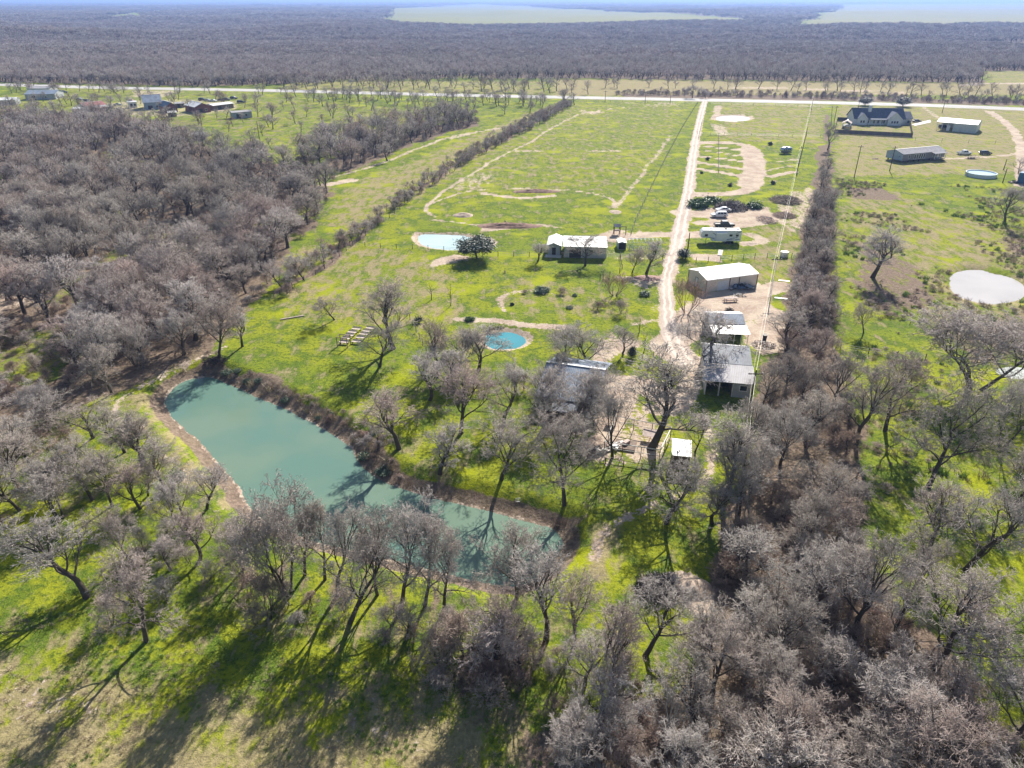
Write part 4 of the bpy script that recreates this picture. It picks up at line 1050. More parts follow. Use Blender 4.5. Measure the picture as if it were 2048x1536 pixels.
# meadow weeds: low clumps
ms = [sample([(1670,360),(2100,380),(2100,700),(1900,690),(1700,650)], 1.5, .6), sample([(1690,680),(2100,760),(2100,1150),(1780,1100),(1720,900)], 1.6, .45)]
d = np.vstack(ms); d = d[fbm(d[:, 0] / 14, d[:, 1] / 14, 41, 3) > .47]
x, y = d[:, 0], d[:, 1]; hs = rs.uniform(.3, 1.0, len(x)); pk = rs.randint(0, 2, len(x))
keys = ['tuft_stalk', 'tuft_straw', 'tuft_green', 'bush1']; pk = rs.choice([0, 0, 1, 2, 3], len(x)); sx = hs * rs.uniform(.8, 1.4, len(x)) / norm_r(keys, pk)
ok = (pond_sd(x, y, 'milky') > 1) & (pond_sd(x, y, 'marsh') > 1)
scatter('meadow_weeds', 'rough weeds and dead stalks of the right meadow', 'weeds', keys, x[ok], y[ok], ground_z(x[ok], y[ok]) - .03, sx[ok], hs[ok], pk[ok])
# foreground tufts
ms = [sample([(-400,1240),(500,1200),(1150,1330),(1150,1800),(-900,1800)], .5, .6)]
d = np.vstack(ms); d = d[fbm(d[:, 0] / 5, d[:, 1] / 5, 43, 3) > .46]; x, y = d[:, 0], d[:, 1]
hs = rs.uniform(.10, .30, len(x)); keys = ['tuft_straw', 'tuft_green', 'tuft_stalk']; pk = np.where((fbm(x / 7, y / 7, 44, 3) > .52) & (rs.rand(len(x)) < .6), 1, rs.choice([0, 0, 2], len(x))); sx = hs * rs.uniform(.9, 1.6, len(x)) / norm_r(keys, pk)
scatter('grass_tufts', 'coarse tufts of grass and dead stems in the near meadow', 'grass', keys, x, y, ground_z(x, y) - .02, sx, hs, pk)
print('tufts', len(x))
# ------------------------------------------------------------------ buildings
def site(A, B):
    """root transform from the near-left and near-right ground corners (pixels)"""
    a, b = P(*A), P(*B); return a, math.atan2(b.y - a.y, b.x - a.x), (b - a).length
def panel(parent, name, x0, x1, z0, z1, mat, face='front', w=0, d=0, frame=None, out=.03, label=None):
    """door or window on a wall: front (y=0), left (x=0), right (x=w); u runs along the wall"""
    def bb(mb, a0, a1, c0, c1, t0, t1):
        if face == 'front': mb.bb(a0, a1, -t1, -t0, c0, c1)
        elif face == 'left': mb.bb(-t1, -t0, a0, a1, c0, c1)
        elif face == 'right': mb.bb(w + t0, w + t1, a0, a1, c0, c1)
    m = MB(); bb(m, x0, x1, z0, z1, .002, out); o = m.build(name, mat, parent, label=label)
    if frame:
        f = MB(); t = .09
        bb(f, x0 - t, x0, z0 - t, z1 + t, .002, out + .04); bb(f, x1, x1 + t, z0 - t, z1 + t, .002, out + .04)
        bb(f, x0, x1, z1, z1 + t, .002, out + .04); bb(f, x0, x1, z0 - t, z0, .002, out + .04)
        f.build('frame', frame, o)
    return o
def walls_gable(root, w, d, h, rise, mat, ridge='x', name='wall'):
    m = MB()
    if ridge == 'x':
        prof = [(0, 0), (d, 0), (d, h), (d / 2, h + rise), (0, h)]
        m.hull([[(0, y, z) for y, z in prof], [(w, y, z) for y, z in prof]])
    else:
        prof = [(0, 0), (0, h), (w / 2, h + rise), (w, h), (w, 0)]
        m.hull([[(x, 0, z) for x, z in prof], [(x, d, z) for x, z in prof]])
    return m.build(name, mat, root)
def roof_gable(root, w, d, h, rise, mat, ridge='x', ov=.35, t=.10, cap=None, matfar=None):
    m = MB()
    if ridge == 'x':
        k = rise / (d / 2)
        e = lambda y, z: [(-ov, y, z), (w + ov, y, z)]
        z0 = h - ov * k + t; zr = h + rise + t
        m.hull([[(-ov, -ov, z0), (-ov, d / 2, zr), (-ov, d + ov, z0), (-ov, d + ov, z0 - t), (-ov, d / 2, zr - t), (-ov, -ov, z0 - t)],
                [(w + ov, -ov, z0), (w + ov, d / 2, zr), (w + ov, d + ov, z0), (w + ov, d + ov, z0 - t), (w + ov, d / 2, zr - t), (w + ov, -ov, z0 - t)]])
        rf = m.build('roof', mat, root)
        MB().bb(-ov, w + ov, d / 2 - .18, d / 2 + .18, zr - .02, zr + .06).build('ridge_cap', cap or M['trim'], rf)
    else:
        k = rise / (w / 2); z0 = h - ov * k + t; zr = h + rise + t
        m.hull([[(-ov, -ov, z0), (w / 2, -ov, zr), (w + ov, -ov, z0), (w + ov, -ov, z0 - t), (w / 2, -ov, zr - t), (-ov, -ov, z0 - t)][::-1],
                [(-ov, d + ov, z0), (w / 2, d + ov, zr), (w + ov, d + ov, z0), (w + ov, d + ov, z0 - t), (w / 2, d + ov, zr - t), (-ov, d + ov, z0 - t)][::-1]])
        rf = m.build('roof', mat, root)
        MB().bb(w / 2 - .18, w / 2 + .18, -ov, d + ov, zr - .02, zr + .06).build('ridge_cap', cap or M['trim'], rf)
    return rf
def barn(name, label, cat, A, B, d, h, rise, rm, wm, ridge='x', base=None, ov=.35, trim=None):
    a, rz, w = site(A, B)
    r = empty(name, a, label, cat, rz)
    walls_gable(r, w, d, h, rise, wm, ridge); roof_gable(r, w, d, h, rise, rm, ridge, ov)
    if trim:
        for nm, x, y in (('corner_trim', 0, 0), ('corner_trim', w, 0), ('corner_trim', 0, d)):
            MB().bb(x - .06, x + .06, y - .06, y + .06, 0, h - .1).build(nm, trim, r)
    return r, w
# white-roofed barn on the green, its shed and the little coop
b1, w1 = barn('barn', 'grey-walled barn with a bright white roof in the middle of the green', 'barn', (1128, 515), (1211, 517), 8.5, 2.9, .45, M['white_metal'], M['grey_siding'])
panel(b1, 'door', w1 * .12, w1 * .12 + 3, 0, 2.5, M['dark_trim'], frame=M['trim']); panel(b1, 'window', w1 * .6, w1 * .6 + 1, 1.2, 2.1, M['glass'], frame=M['trim'])
panel(b1, 'window', w1 * .8, w1 * .8 + 1, 1.2, 2.1, M['glass'], frame=M['trim'])
MB().bb(w1 - .02, w1 + .09, -.09, .06, 0, 3.0).build('corner_trim', M['trim'], b1)
s1, w2 = barn('shed', 'small gable-fronted shed with white roof left of the white-roofed barn', 'shed', (1095, 510), (1120, 511), 7.5, 2.6, .6, M['white_metal'], M['grey_siding'], 'y')
panel(s1, 'door', w2 * .35, w2 * .65, 0, 2.0, M['dark_trim'])
MB().bb(-.6, w2 + .4, -2.0, -.05, .02, .14).build('porch_deck', M['concrete'], s1)
s2, w3 = barn('chicken_coop', 'tiny dark-fronted coop with white lean-to roof right of the white-roofed barn', 'coop', (1236, 499), (1252, 499), 3.4, 1.7, .25, M['white_metal'], M['blue_siding'], 'y', ov=.1)
panel(s2, 'opening_shade', .25, w3 - .25, .2, 1.6, M['black'], frame=M['pole'])  # black panel stands in for the shade inside the coop
# greenhouse frame of hoops and slats
a, rz, w_ = site((1258, 499), (1322, 500))
gh = empty('greenhouse_frame', a, 'bare bluish greenhouse frame of hoops and slats beside the coop', 'greenhouse', rz)
for i in range(9):
    x = w_ * i / 8; m = MB(); pts = [(x, 4.2 / 2 - 2.1 * math.cos(t), 2.3 * math.sin(t) ** .7 if t > 0 else 0) for t in [math.pi * k / 8 for k in range(9)]]
    for p, q in zip(pts, pts[1:]): m.bar(p, q, .05)
    m.build('hoop', M['pool_wall'], gh)
for yy, zz in ((0.05, .8), (.5, 1.7), (2.1, 2.32), (3.7, 1.7)):
    MB().bar((0, yy, zz), (w_, yy, zz), .045).build('rail', M['pool_wall'], gh)
m = MB()
for i in range(16): m.bb(w_ * (i + .3) / 16, w_ * (i + .55) / 16, .25, .31, .1, 1.2)
m.build('slat_bench', M['blue_siding'], gh)
# climbing frame at the pasture corner
a = P(1228, 470)
pf = empty('climbing_frame', a, 'dark timber climbing frame on bare soil above the coop', 'playset')
for x, y in ((0, 0), (1.6, 0), (0, 1.4), (1.6, 1.4), (3.2, .2)):
    MB().bar((x, y, 0), (x, y, 2.3), .09).build('post', M['pole'], pf)
MB().bb(-.1, 1.7, -.1, 1.5, 1.15, 1.27).build('platform', M['wood'], pf); MB().bar((-.2, .1, 2.3), (3.3, .2, 2.3), .08).build('top_beam', M['wood'], pf)
MB().slab([(-.2, -.3, 2.3), (1.8, -.3, 2.3), (1.8, .7, 2.9), (-.2, .7, 2.9)], .06).slab([(-.2, .7, 2.9), (1.8, .7, 2.9), (1.8, 1.7, 2.3), (-.2, 1.7, 2.3)], .06).build('canopy', M['grey_metal'], pf)
# workshop
a, b, c = P(1410.5, 584.5), P(1512, 571), P(1380, 562)
rz = math.atan2(b.y - a.y, b.x - a.x); w_ = (b - a).length; d_ = (c - a).length
ws = empty('workshop', a, 'large tan metal workshop with a gleaming white roof', 'workshop', rz)
d_ = min(d_, 13.0); hh = ht(584.5, 560)
walls_gable(ws, w_, d_, hh, .8, M['tan_siding']); roof_gable(ws, w_, d_, hh, .8, M['white_metal'], ov=.12)
x0 = w_ * .235
panel(ws, 'roll_up_door', x0, x0 + w_ * .195, 0, hh * .72, M['door'], frame=M['trim'])
panel(ws, 'door', 3.4, 4.3, 0, 2.1, M['door'], 'left', frame=M['dark_trim'])
for x in (0, w_ * .455, w_ * .64, w_): MB().bb(x - .07, x + .07, -.12, -.003, 0, hh - .1).build('downpipe', M['wood'], ws)
MB().bb(-.09, -.003, d_ - .1, d_ + .05, 0, hh - .1).build('corner_trim', M['wood'], ws)
MB().bb(-.1, w_ + .1, -.28, -.14, hh - .12, hh - .0).build('gutter', M['trim'], ws)
# heap of scrap metal against the workshop wall
rg = random.Random(3)
def heap(name, label, cat, px, py, lx, ly, hz, n, mats, piece=(.08, 1.4), group=None, flat=.5):
    r = empty(name, P(px, py), label, cat)
    for mi, mt in enumerate(mats):
        m = MB()
        for i in range(n // len(mats)):
            t = rg.random() * 6.28; q = rg.random() ** .6
            x, y = lx * q * math.cos(t), ly * q * math.sin(t); z = hz * (1 - q * q) * rg.uniform(.2, 1)
            L_ = rg.uniform(.3, 1) * piece[1]; az = rg.random() * 6.28; el = rg.gauss(0, flat * .5)
            v = Vector((math.cos(az) * math.cos(el), math.sin(az) * math.cos(el), math.sin(el))) * L_ / 2; c = Vector((x, y, max(z, abs(v.z) + .03)))
            m.bar(c - v, c + v, piece[0] * rg.uniform(.4, 1), piece[0] * .25, 4)
        m.build(('branches', 'pieces', 'rubble', 'twigs')[mi], mt, r)
    return r
def junk(name, label, cat, px, py, lx, ly, hz, n, mats):
    r = empty(name, P(px, py), label, cat)
    for mi, mt in enumerate(mats):
        m = MB()
        for i in range(n // len(mats)):
            x, y = rg.gauss(0, lx * .45), rg.gauss(0, ly * .45); s = rg.uniform(.2, .8)
            m.box(x, y, s * .35 + rg.random() * hz * .6, s * rg.uniform(.6, 2), s * rg.uniform(.3, 1.2), s * rg.uniform(.1, .9), rg.random() * 3, rg.gauss(0, .3))
        m.build(('scrap', 'sheet_metal', 'crates', 'barrels')[mi], mt, r)
    return r
junk('scrap_heap', 'heap of dark scrap and machinery against the workshop wall', 'scrap', 1484, 577, 3.4, 1.0, 1.0, 90, [M['black'], M['car_silver'], M['stripe']])
heap('scrap_tangle', 'tangle of rusty metal on the ground right of the picnic table', 'scrap', 1478, 592, 1.4, .8, .5, 40, [M['pole'], M['pipe']])
heap('wire_cage_pile', 'small brown tangle of wire and sticks above the carport', 'scrap', 1458, 622, .9, .7, .8, 60, [M['wood'], M['pole']])
# picnic table
def picnic(px, py, label, s=1.0, rz=.12):
    r = empty('picnic_table', P(px, py), label, 'table', rz)
    t = MB()
    for i in range(5): t.bb(-1.55 * s, 1.55 * s, -.45 + i * .18, -.29 + i * .18, .72, .77)
    t.build('tabletop', M['pale_wood'], r)
    for y in (-.85, .75): MB().bb(-1.5 * s, 1.5 * s, y, y + .28, .42, .47).build('bench', M['pale_wood'], r)
    for x in (-1.1 * s, 1.1 * s):
        MB().slab([(x - .05, -.95, 0), (x - .05, -.8, 0), (x - .05, -.2, .72), (x - .05, -.35, .72)], .08).build('leg', M['wood'], r)
        MB().slab([(x - .05, .95, 0), (x - .05, .8, 0), (x - .05, .2, .72), (x - .05, .35, .72)], .08).build('leg', M['wood'], r)
        MB().bb(x - .04, x + .04, -.98, 1.0, .36, .42).build('crosspiece', M['wood'], r)
picnic(1461, 602, 'long pinkish picnic table in the yard in front of the workshop')
# carport with two roofs
a, rz, w_ = site((1425, 689), (1494, 690))
cp = empty('carport', a, 'open-fronted carport with a white roof, its near slope coloured in grey-blue shade', 'carport', rz)
MB().bb(0, w_, 8.2, 8.35, 0, 2.9).build('back_wall', M['grey_siding'], cp)
MB().bb(0, .12, 3.6, 8.2, 0, 2.8).build('side_wall', M['grey_siding'], cp); MB().bb(w_ - .12, w_, 3.6, 8.2, 0, 2.8).build('side_wall', M['grey_siding'], cp)
MB().slab([(-.2, 6.2, 3.75), (w_ + .2, 6.2, 3.75), (w_ + .2, 8.8, 3.1), (-.2, 8.8, 3.1)], .09).build('rear_roof', M['white_metal'], cp)
MB().slab([(-.2, 3.4, 2.75), (w_ + .2, 3.4, 2.75), (w_ + .2, 6.19, 3.75), (-.2, 6.19, 3.75)], .09).build('middle_roof', M['blue_metal'], cp)  # shade of the near slope is put into this blue-grey colour
MB().slab([(-.2, -.3, 2.35), (w_ + .2, -.3, 2.35), (w_ + .2, 3.42, 2.62), (-.2, 3.42, 2.62)], .09).build('front_roof', M['white_metal'], cp)
for i in range(6): MB().bar((w_ * i / 5 * .98 + .08, .05, 0), (w_ * i / 5 * .98 + .08, .05, 2.3), .07).build('post', M['pipe'], cp)
MB().bb(0, w_, -.02, .1, 2.12, 2.28).build('front_beam', M['wood'], cp)
MB().bb(1, w_ - 1, 7, 8.1, .02, .9).build('workbench', M['wood'], cp)
# big barn; light and shade of each slope put into its roof colour
a, rz, w_ = site((1407.5, 789), (1500, 797))
bb_ = empty('big_barn', a, 'big grey barn with a metal roof toned by slope as lit and shaded and a dark open bay on the left', 'barn', rz)
dd = 12.5; h0 = 2.9; h1 = 3.7; h2 = 4.6
y1, y2 = 4.6, 10.2
MB().bb(w_ * .6, w_, 0, .15, 0, h0).build('front_wall', M['grey_siding'], bb_)
MB().bb(0, w_, dd - .15, dd, 0, h0 + .6).build('back_wall', M['grey_siding'], bb_)
MB().hull([[(0, .15, 0), (0, dd - .15, 0), (0, dd - .15, h0 + .6), (0, y2, h2 - .1), (0, y1, h1 - .1), (0, .15, h0)], [(.12, .15, 0), (.12, dd - .15, 0), (.12, dd - .15, h0 + .6), (.12, y2, h2 - .1), (.12, y1, h1 - .1), (.12, .15, h0)]]).build('side_wall', M['grey_siding'], bb_)
MB().hull([[(w_ - .12, .15, 0), (w_ - .12, dd - .15, 0), (w_ - .12, dd - .15, h0 + .6), (w_ - .12, y2, h2 - .1), (w_ - .12, y1, h1 - .1), (w_ - .12, .15, h0)], [(w_, .15, 0), (w_, dd - .15, 0), (w_, dd - .15, h0 + .6), (w_, y2, h2 - .1), (w_, y1, h1 - .1), (w_, .15, h0)]]).build('side_wall', M['grey_siding'], bb_)
MB().bb(w_ * .6 - .1, w_ * .6, .15, dd - .2, 0, h0 - .1).build('partition', M['wood'], bb_)
MB().slab([(-.4, -.5, h0 - .05), (w_ + .4, -.5, h0 - .05), (w_ + .4, y1, h1), (-.4, y1, h1)], .1).build('lean_to_roof', M['pale_metal'], bb_)
MB().slab([(-.3, y1 - .05, h1 + .03), (w_ + .3, y1 - .05, h1 + .03), (w_ + .3, y2, h2), (-.3, y2, h2)], .1).build('main_roof', M['grey_metal'], bb_)
MB().slab([(-.3, y2, h2), (w_ + .3, y2, h2), (w_ + .3, dd + .5, h0 + .5), (-.3, dd + .5, h0 + .5)], .1).build('rear_roof', M['white_metal'], bb_)
for x in (.1, w_ * .31, w_ * .6): MB().bar((x, .1, 0), (x, .1, h0 - .05), .12).build('post', M['pipe'], bb_)
MB().bb(0, w_ * .6, .02, .16, h0 - .35, h0 - .12).build('header_beam', M['wood'], bb_)
panel(bb_, 'window', w_ * .75, w_ * .75 + 1.1, 1.3, 2.2, M['glass'], frame=M['trim'])
# house under the trees
a, rz, w_ = site((1078, 820), (1184, 836))
hs_ = empty('farmhouse', a, 'long farmhouse with a blue-grey metal roof half hidden by bare trees', 'house', rz)
walls_gable(hs_, w_, 13.5, 2.9, 2.2, M['white_siding']); rf = roof_gable(hs_, w_, 13.5, 2.9, 2.2, M['blue_metal'], ov=.6)
panel(hs_, 'door', 5, 6, 0, 2.1, M['dark_trim'], frame=M['trim'])
for x in (1.5, 3, 8.5, 11): panel(hs_, 'window', x, x + 1.1, 1, 2.1, M['glass'], frame=M['trim'])
MB().slab([(2.5, -3.2, 2.25), (w_ - 2, -3.2, 2.25), (w_ - 2, -.45, 2.6), (2.5, -.45, 2.6)], .08).build('porch_roof', M['grey_metal'], hs_)
for i in range(5): MB().bar((2.7 + i * (w_ - 4.9) / 4, -3.1, 0), (2.7 + i * (w_ - 4.9) / 4, -3.1, 2.2), .08).build('post', M['wood'], hs_)
MB().bb(2.5, w_ - 2, -3.2, -.05, .02, .2).build('porch_floor', M['wood'], hs_)
# garden shed with the white roof and pipe pen
a, rz, w_ = site((1342, 936), (1377, 940))
gs = empty('garden_shed', a, 'little shed with a square white roof beside the pipe pen', 'shed', rz)
hh = 2.3
for nm, q in (('wall', (0, w_, 0, .1)), ('wall', (0, w_, 2.9, 3.0)), ('wall', (0, .1, .1, 2.9)), ('wall', (w_ - .1, w_, .1, 2.9))):
    MB().bb(*q, 0, hh).build(nm, M['wood'], gs)
MB().slab([(-.15, -.3, hh + .04), (w_ + .15, -.3, hh + .04), (w_ + .15, 3.3, hh + .5), (-.15, 3.3, hh + .5)], .08).build('roof', M['white_metal'], gs)
for i, (x, y) in enumerate(((.6, .5), (.9, .75), (.7, .25))): MB().bar((x, y, hh + .15), (x, y, hh + .36), .07).build('vent_pipe', M['black'], gs)
a, rz, w_ = site((1208, 905), (1318, 922))
pn = empty('pipe_pen', a, 'brown-floored pen fenced with pale rails and timber posts below the tall tree', 'pen', rz)
q = [(0, 0), (w_, 0), (w_ + 1, 6.5), (.5, 7.5)]
for i in range(4):
    (xa, ya), (xb, yb) = q[i], q[(i + 1) % 4]; L_ = math.hypot(xb - xa, yb - ya); n_ = max(2, int(L_ / 2.4))
    for k in range(n_): MB().bar((xa + (xb - xa) * k / n_, ya + (yb - ya) * k / n_, 0), (xa + (xb - xa) * k / n_, ya + (yb - ya) * k / n_, 1.9), .06).build('post', M['wood'], pn)
    MB().bar((xa, ya, 1.85), (xb, yb, 1.85), .07).build('rail', M['pipe'], pn); MB().bar((xa, ya, .9), (xb, yb, .9), .035).build('rail', M['pipe'], pn)
MB().bb(1.2, 4.2, 1.2, 3.6, .02, .35).build('raised_bed', M['wood'], pn)
MB().slab([(4.8, 4.6, .9), (7.4, 4.6, .9), (7.4, 6.2, 1.2), (4.8, 6.2, 1.2)], .07).build('low_roof', M['pale_wood'], pn)
junk('yard_clutter', 'clutter of pots and boards inside the pipe pen', 'clutter', 1232, 893, 1.6, .8, .4, 50, [M['wood'], M['pale_wood'], M['trim']])
junk('porch_clutter', 'garden furniture and boards on the reddish patio by the house', 'clutter', 1200, 905, 1.3, .8, .3, 30, [M['wood'], M['concrete']])
# rubble, brush and soil piles
heap('rubble_pile', 'scatter of broken boards and rubble below the power line', 'rubble', 1527, 690, 2.4, 2.0, .5, 160, [M['pale_wood'], M['concrete'], M['wood']], (.12, .8), flat=.3)
bn = empty('waste_bin', P(1528, 681), 'upright black bin on the rubble below the power line', 'bin')
MB().hull([[(-.28, -.3, 0), (.28, -.3, 0), (.28, .3, 0), (-.28, .3, 0)], [(-.34, -.38, 1.15), (.34, -.38, 1.15), (.34, .38, 1.15), (-.34, .38, 1.15)]]).build('body', M['black'], bn)
MB().slab([(-.37, -.41, 1.17), (.37, -.41, 1.17), (.37, .41, 1.27), (-.37, .41, 1.27)], .05).build('lid', M['dark_trim'], bn)
heap('brush_pile', 'wide pile of dark cut brush behind the parked white car', 'brush pile', 1462, 417, 5.2, 4.2, 2.6, 900, [M['bark'], M['twig'], M['pole']], (.09, 2.6), flat=.8)
heap('brush_pile', 'mauve heap of cut branches under the power line beside the hedge', 'brush pile', 1572, 402, 5.0, 5.5, 1.6, 700, [M['twig_brown'], M['twig'], M['bark']], (.08, 2.4), flat=.5)
heap('brush_pile', 'smaller pinkish heap of branches just below the mauve one', 'brush pile', 1568, 432, 3.2, 3.4, 1.3, 400, [M['twig'], M['twig_brown']], (.07, 2.0), flat=.5)
heap('brush_pile', 'low scattered twigs at the right end of the parking area', 'brush pile', 1533, 441, 2.8, 4.5, .8, 260, [M['twig_brown'], M['twig']], (.07, 1.8), flat=.4)
heap('brush_pile', 'tall dark pile of stacked branches in the lower clearing', 'brush pile', 1312, 1180, 2.1, 1.9, 2.0, 900, [M['bark'], M['twig'], M['pole']], (.05, 1.9), flat=1.1)
def mound(name, label, px, py, lx, ly, hz, mat, seed=1):
    p = P(px, py); n1, n2 = 26, 9; V = []; 
    for j in range(n2 + 1):
        for i in range(n1):
            t = 2 * math.pi * i / n1; q = j / n2; wob = 1 + .25 * (vnoise(np.array([math.cos(t) * 1.5 + seed]), np.array([math.sin(t) * 1.5]), seed)[0] - .5)
            x, y = lx * q * math.cos(t) * wob, ly * q * math.sin(t) * wob
            V.append((x, y, hz * (1 - q ** 1.6) * (1 + .5 * (vnoise(np.array([x * 1.2]), np.array([y * 1.2]), seed + 3)[0] - .5)) - .06 * q))
    F_ = [(j * n1 + i, j * n1 + (i + 1) % n1, (j + 1) * n1 + (i + 1) % n1, (j + 1) * n1 + i) for j in range(n2) for i in range(n1)]
    me = bpy.data.meshes.new(name); me.from_pydata(V, [], [f[::-1] for f in F_]); me.update(); me.materials.append(mat)
    o = bpy.data.objects.new(name, me); COL.objects.link(o); o.location = p; return tag(o, label, 'mound')
soil = simple('turned_brown_soil', (.26, .16, .12), .95, .35, .8); sand = simple('pale_heaped_soil', (.46, .36, .28), .95, .3, .8)
mound('soil_mound', 'mound of pale reddish soil right of the dark branch pile', 1384, 1178, 2.4, 1.9, .9, sand, 3)
mound('soil_bank', 'long low bank of dark soil across the pasture below the loop track', 1018, 452, 9.5, 3.0, .9, soil, 5)
mound('soil_bank', 'long low bank of dark soil in the pasture above the loop track', 1070, 383, 8.5, 2.6, .8, soil, 6)
mound('gravel_mound', 'small pale gravel mound at the end of the sandy pasture track', 1231, 424, 2.0, 2.6, .4, sand, 7)
mound('gravel_mound', 'small round gravel mound inside the left of the loop track', 926, 431, 3.2, 2.6, .8, sand, 8)
mound('leaf_mulch_bed', 'bed of pinkish mulch under the tree by the greenhouse frame', 1296, 556, 4.2, 2.6, .18, simple('pinkish_mulch', (.34, .22, .19), .95, .35, 1.0), 9)
mound('sand_patch', 'pale sand patch beside the white camper with the blue stripes', 1497, 486, 3.0, 1.6, .2, sand, 10)

# ------------------------------------------------------------------ vehicles
def wheel(parent, x, y, r=.38, w=.24):
    t = MB().bar((x, y - w / 2, r), (x, y + w / 2, r), r, k=14).build('wheel', M['rubber'], parent)
    s = -1 if y < 0 else 1
    MB().bar((x, y + s * (w / 2 - .02), r), (x, y + s * (w / 2 + .02), r), r * .6, k=10).build('rim', M['rim'], t)
def loft(m, secs):
    """secs: (x, z0, z1, half width at z0, half width at z1)"""
    m.hull([[(x, -a, z0), (x, a, z0), (x, b, z1), (x, -b, z1)] for x, z0, z1, a, b in secs]); return m
def car(name, label, cat, px, py, rz, paint, kind='pickup', cap=False, group=None):
    r = empty(name, P(px, py), label, cat, rz, group)
    if kind == 'pickup':
        loft(MB(), [(-2.85, .5, .95, .9, .93), (-2.7, .36, 1.0, .95, .97), (-.9, .34, 1.02, .98, .98), (.9, .34, 1.04, .98, .98), (1.9, .36, 1.04, .97, .93), (2.6, .38, .98, .93, .88), (2.82, .48, .88, .88, .84)]).build('body', paint, r)
        loft(MB(), [(-.95, 1.02, 1.72, .90, .74), (-.80, 1.02, 1.82, .90, .74), (.70, 1.02, 1.82, .90, .74), (1.35, 1.02, 1.10, .90, .88)]).build('cab', paint, r)
        MB().bb(-2.6, -1.05, -.78, .78, .96, 1.025).build('cargo_bed', M['black'], r)
        MB().bb(-2.7, -1.0, -.96, -.82, 1.0, 1.16).bb(-2.7, -1.0, .82, .96, 1.0, 1.16).bb(-2.8, -2.68, -.9, .9, .98, 1.16).build('bed_rail', paint, r)
        g = MB(); 
        for s in (-1, 1):
            g.slab([(-.75, s * .905, 1.08), (-.05, s * .905, 1.08), (-.05, s * .775, 1.7), (-.75, s * .775, 1.7)], .03).slab([(.05, s * .905, 1.08), (1.0, s * .905, 1.08), (.62, s * .775, 1.7), (.05, s * .775, 1.7)], .03)
        g.build('side_window', M['glass'], r)
        MB().slab([(.76, -.72, 1.76), (1.32, -.8, 1.14), (1.32, .8, 1.14), (.76, .72, 1.76)], .03).build('windscreen', M['glass'], r)
        wx = (-1.85, 1.85); L_ = 2.8
    elif kind == 'suv':
        loft(MB(), [(-2.4, .45, .95, .86, .9), (-2.2, .34, 1.02, .92, .94), (1.2, .34, 1.04, .94, .94), (2.1, .36, .96, .92, .88), (2.42, .45, .82, .86, .82)]).build('body', paint, r)
        loft(MB(), [(-2.2, 1.0, 1.45, .86, .7), (-1.9, 1.0, 1.68, .88, .70), (.4, 1.0, 1.70, .88, .70), (1.25, 1.0, 1.08, .88, .84)]).build('cabin', paint, r)
        g = MB()
        for s in (-1, 1):
            for xa, xb in ((-1.8, -1.0), (-.9, -.1), (0, .8)): g.slab([(xa, s * .885, 1.06), (xb, s * .885, 1.06), (min(xb, .45), s * .73, 1.58), (xa, s * .73, 1.58)], .03)
        g.build('side_window', M['glass'], r)
        MB().slab([(.46, -.66, 1.64), (1.2, -.78, 1.12), (1.2, .78, 1.12), (.46, .66, 1.64)], .03).build('windscreen', M['glass'], r)
        MB().slab([(-2.24, -.62, 1.4), (-2.0, -.6, 1.62), (-2.0, .6, 1.62), (-2.24, .62, 1.4)], .03).build('rear_window', M['glass'], r)
        wx = (-1.45, 1.5); L_ = 2.4
    else:
        loft(MB(), [(-2.3, .42, .80, .82, .86), (-2.1, .32, .88, .88, .9), (-1.2, .3, .92, .9, .9), (1.1, .3, .92, .9, .9), (2.0, .32, .8, .88, .84), (2.3, .4, .68, .82, .78)]).build('body', paint, r)
        loft(MB(), [(-1.6, .9, .95, .82, .78), (-.95, .9, 1.38, .82, .64), (.25, .9, 1.42, .82, .64), (1.1, .9, .96, .82, .78)]).build('cabin', paint, r)
        g = MB()
        for s in (-1, 1): g.slab([(-1.1, s * .825, .95), (-.4, s * .825, .95), (-.4, s * .69, 1.32), (-.85, s * .69, 1.32)], .03).slab([(-.32, s * .825, .95), (.75, s * .825, .95), (.2, s * .69, 1.32), (-.32, s * .69, 1.32)], .03)
        g.build('side_window', M['glass'], r)
        MB().slab([(.3, -.6, 1.38), (1.05, -.72, .98), (1.05, .72, .98), (.3, .6, 1.38)], .03).build('windscreen', M['glass'], r)
        wx = (-1.4, 1.4); L_ = 2.28
    for x in wx:
        for y in (-.84, .84): wheel(r, x, y)
    for s in (-1, 1):
        MB().bb(L_ - .1, L_ + .02, s * .62 - .16, s * .62 + .16, .62, .8).build('headlight', M['lamp'], r)
        MB().bb(-L_ - .04, -L_ + .06, s * .72 - .1, s * .72 + .1, .66, .9).build('tail_light', M['car_red'], r)
    return r
car('pickup_truck', 'charcoal pickup parked between the white camper and the white car', 'pickup', 1448, 454, 0.02, M['car_dark'], 'pickup')
car('parked_car', 'white car parked in front of the dark brush pile', 'car', 1438, 434, math.pi, M['car_white'], 'suv')
car('parked_car', 'dark-windowed car parked just behind the white one', 'car', 1446, 423, math.pi, M['car_white'], 'sedan')
car('pickup_truck', 'white pickup on the drive of the right-hand property', 'pickup', 1928, 309, 0.05, M['car_white'], 'pickup')
car('parked_car', 'dark car to the right of the white pickup', 'car', 1970, 309, 0.03, M['car_dark'], 'suv')
car('parked_car', 'dark car beside the slate-roofed white house', 'car', 1833, 244, 0.1, M['car_dark'], 'sedan')
car('parked_car', 'white car under the pergola left of the slate-roofed house', 'car', 1694, 254, 0.1, M['car_white'], 'sedan')
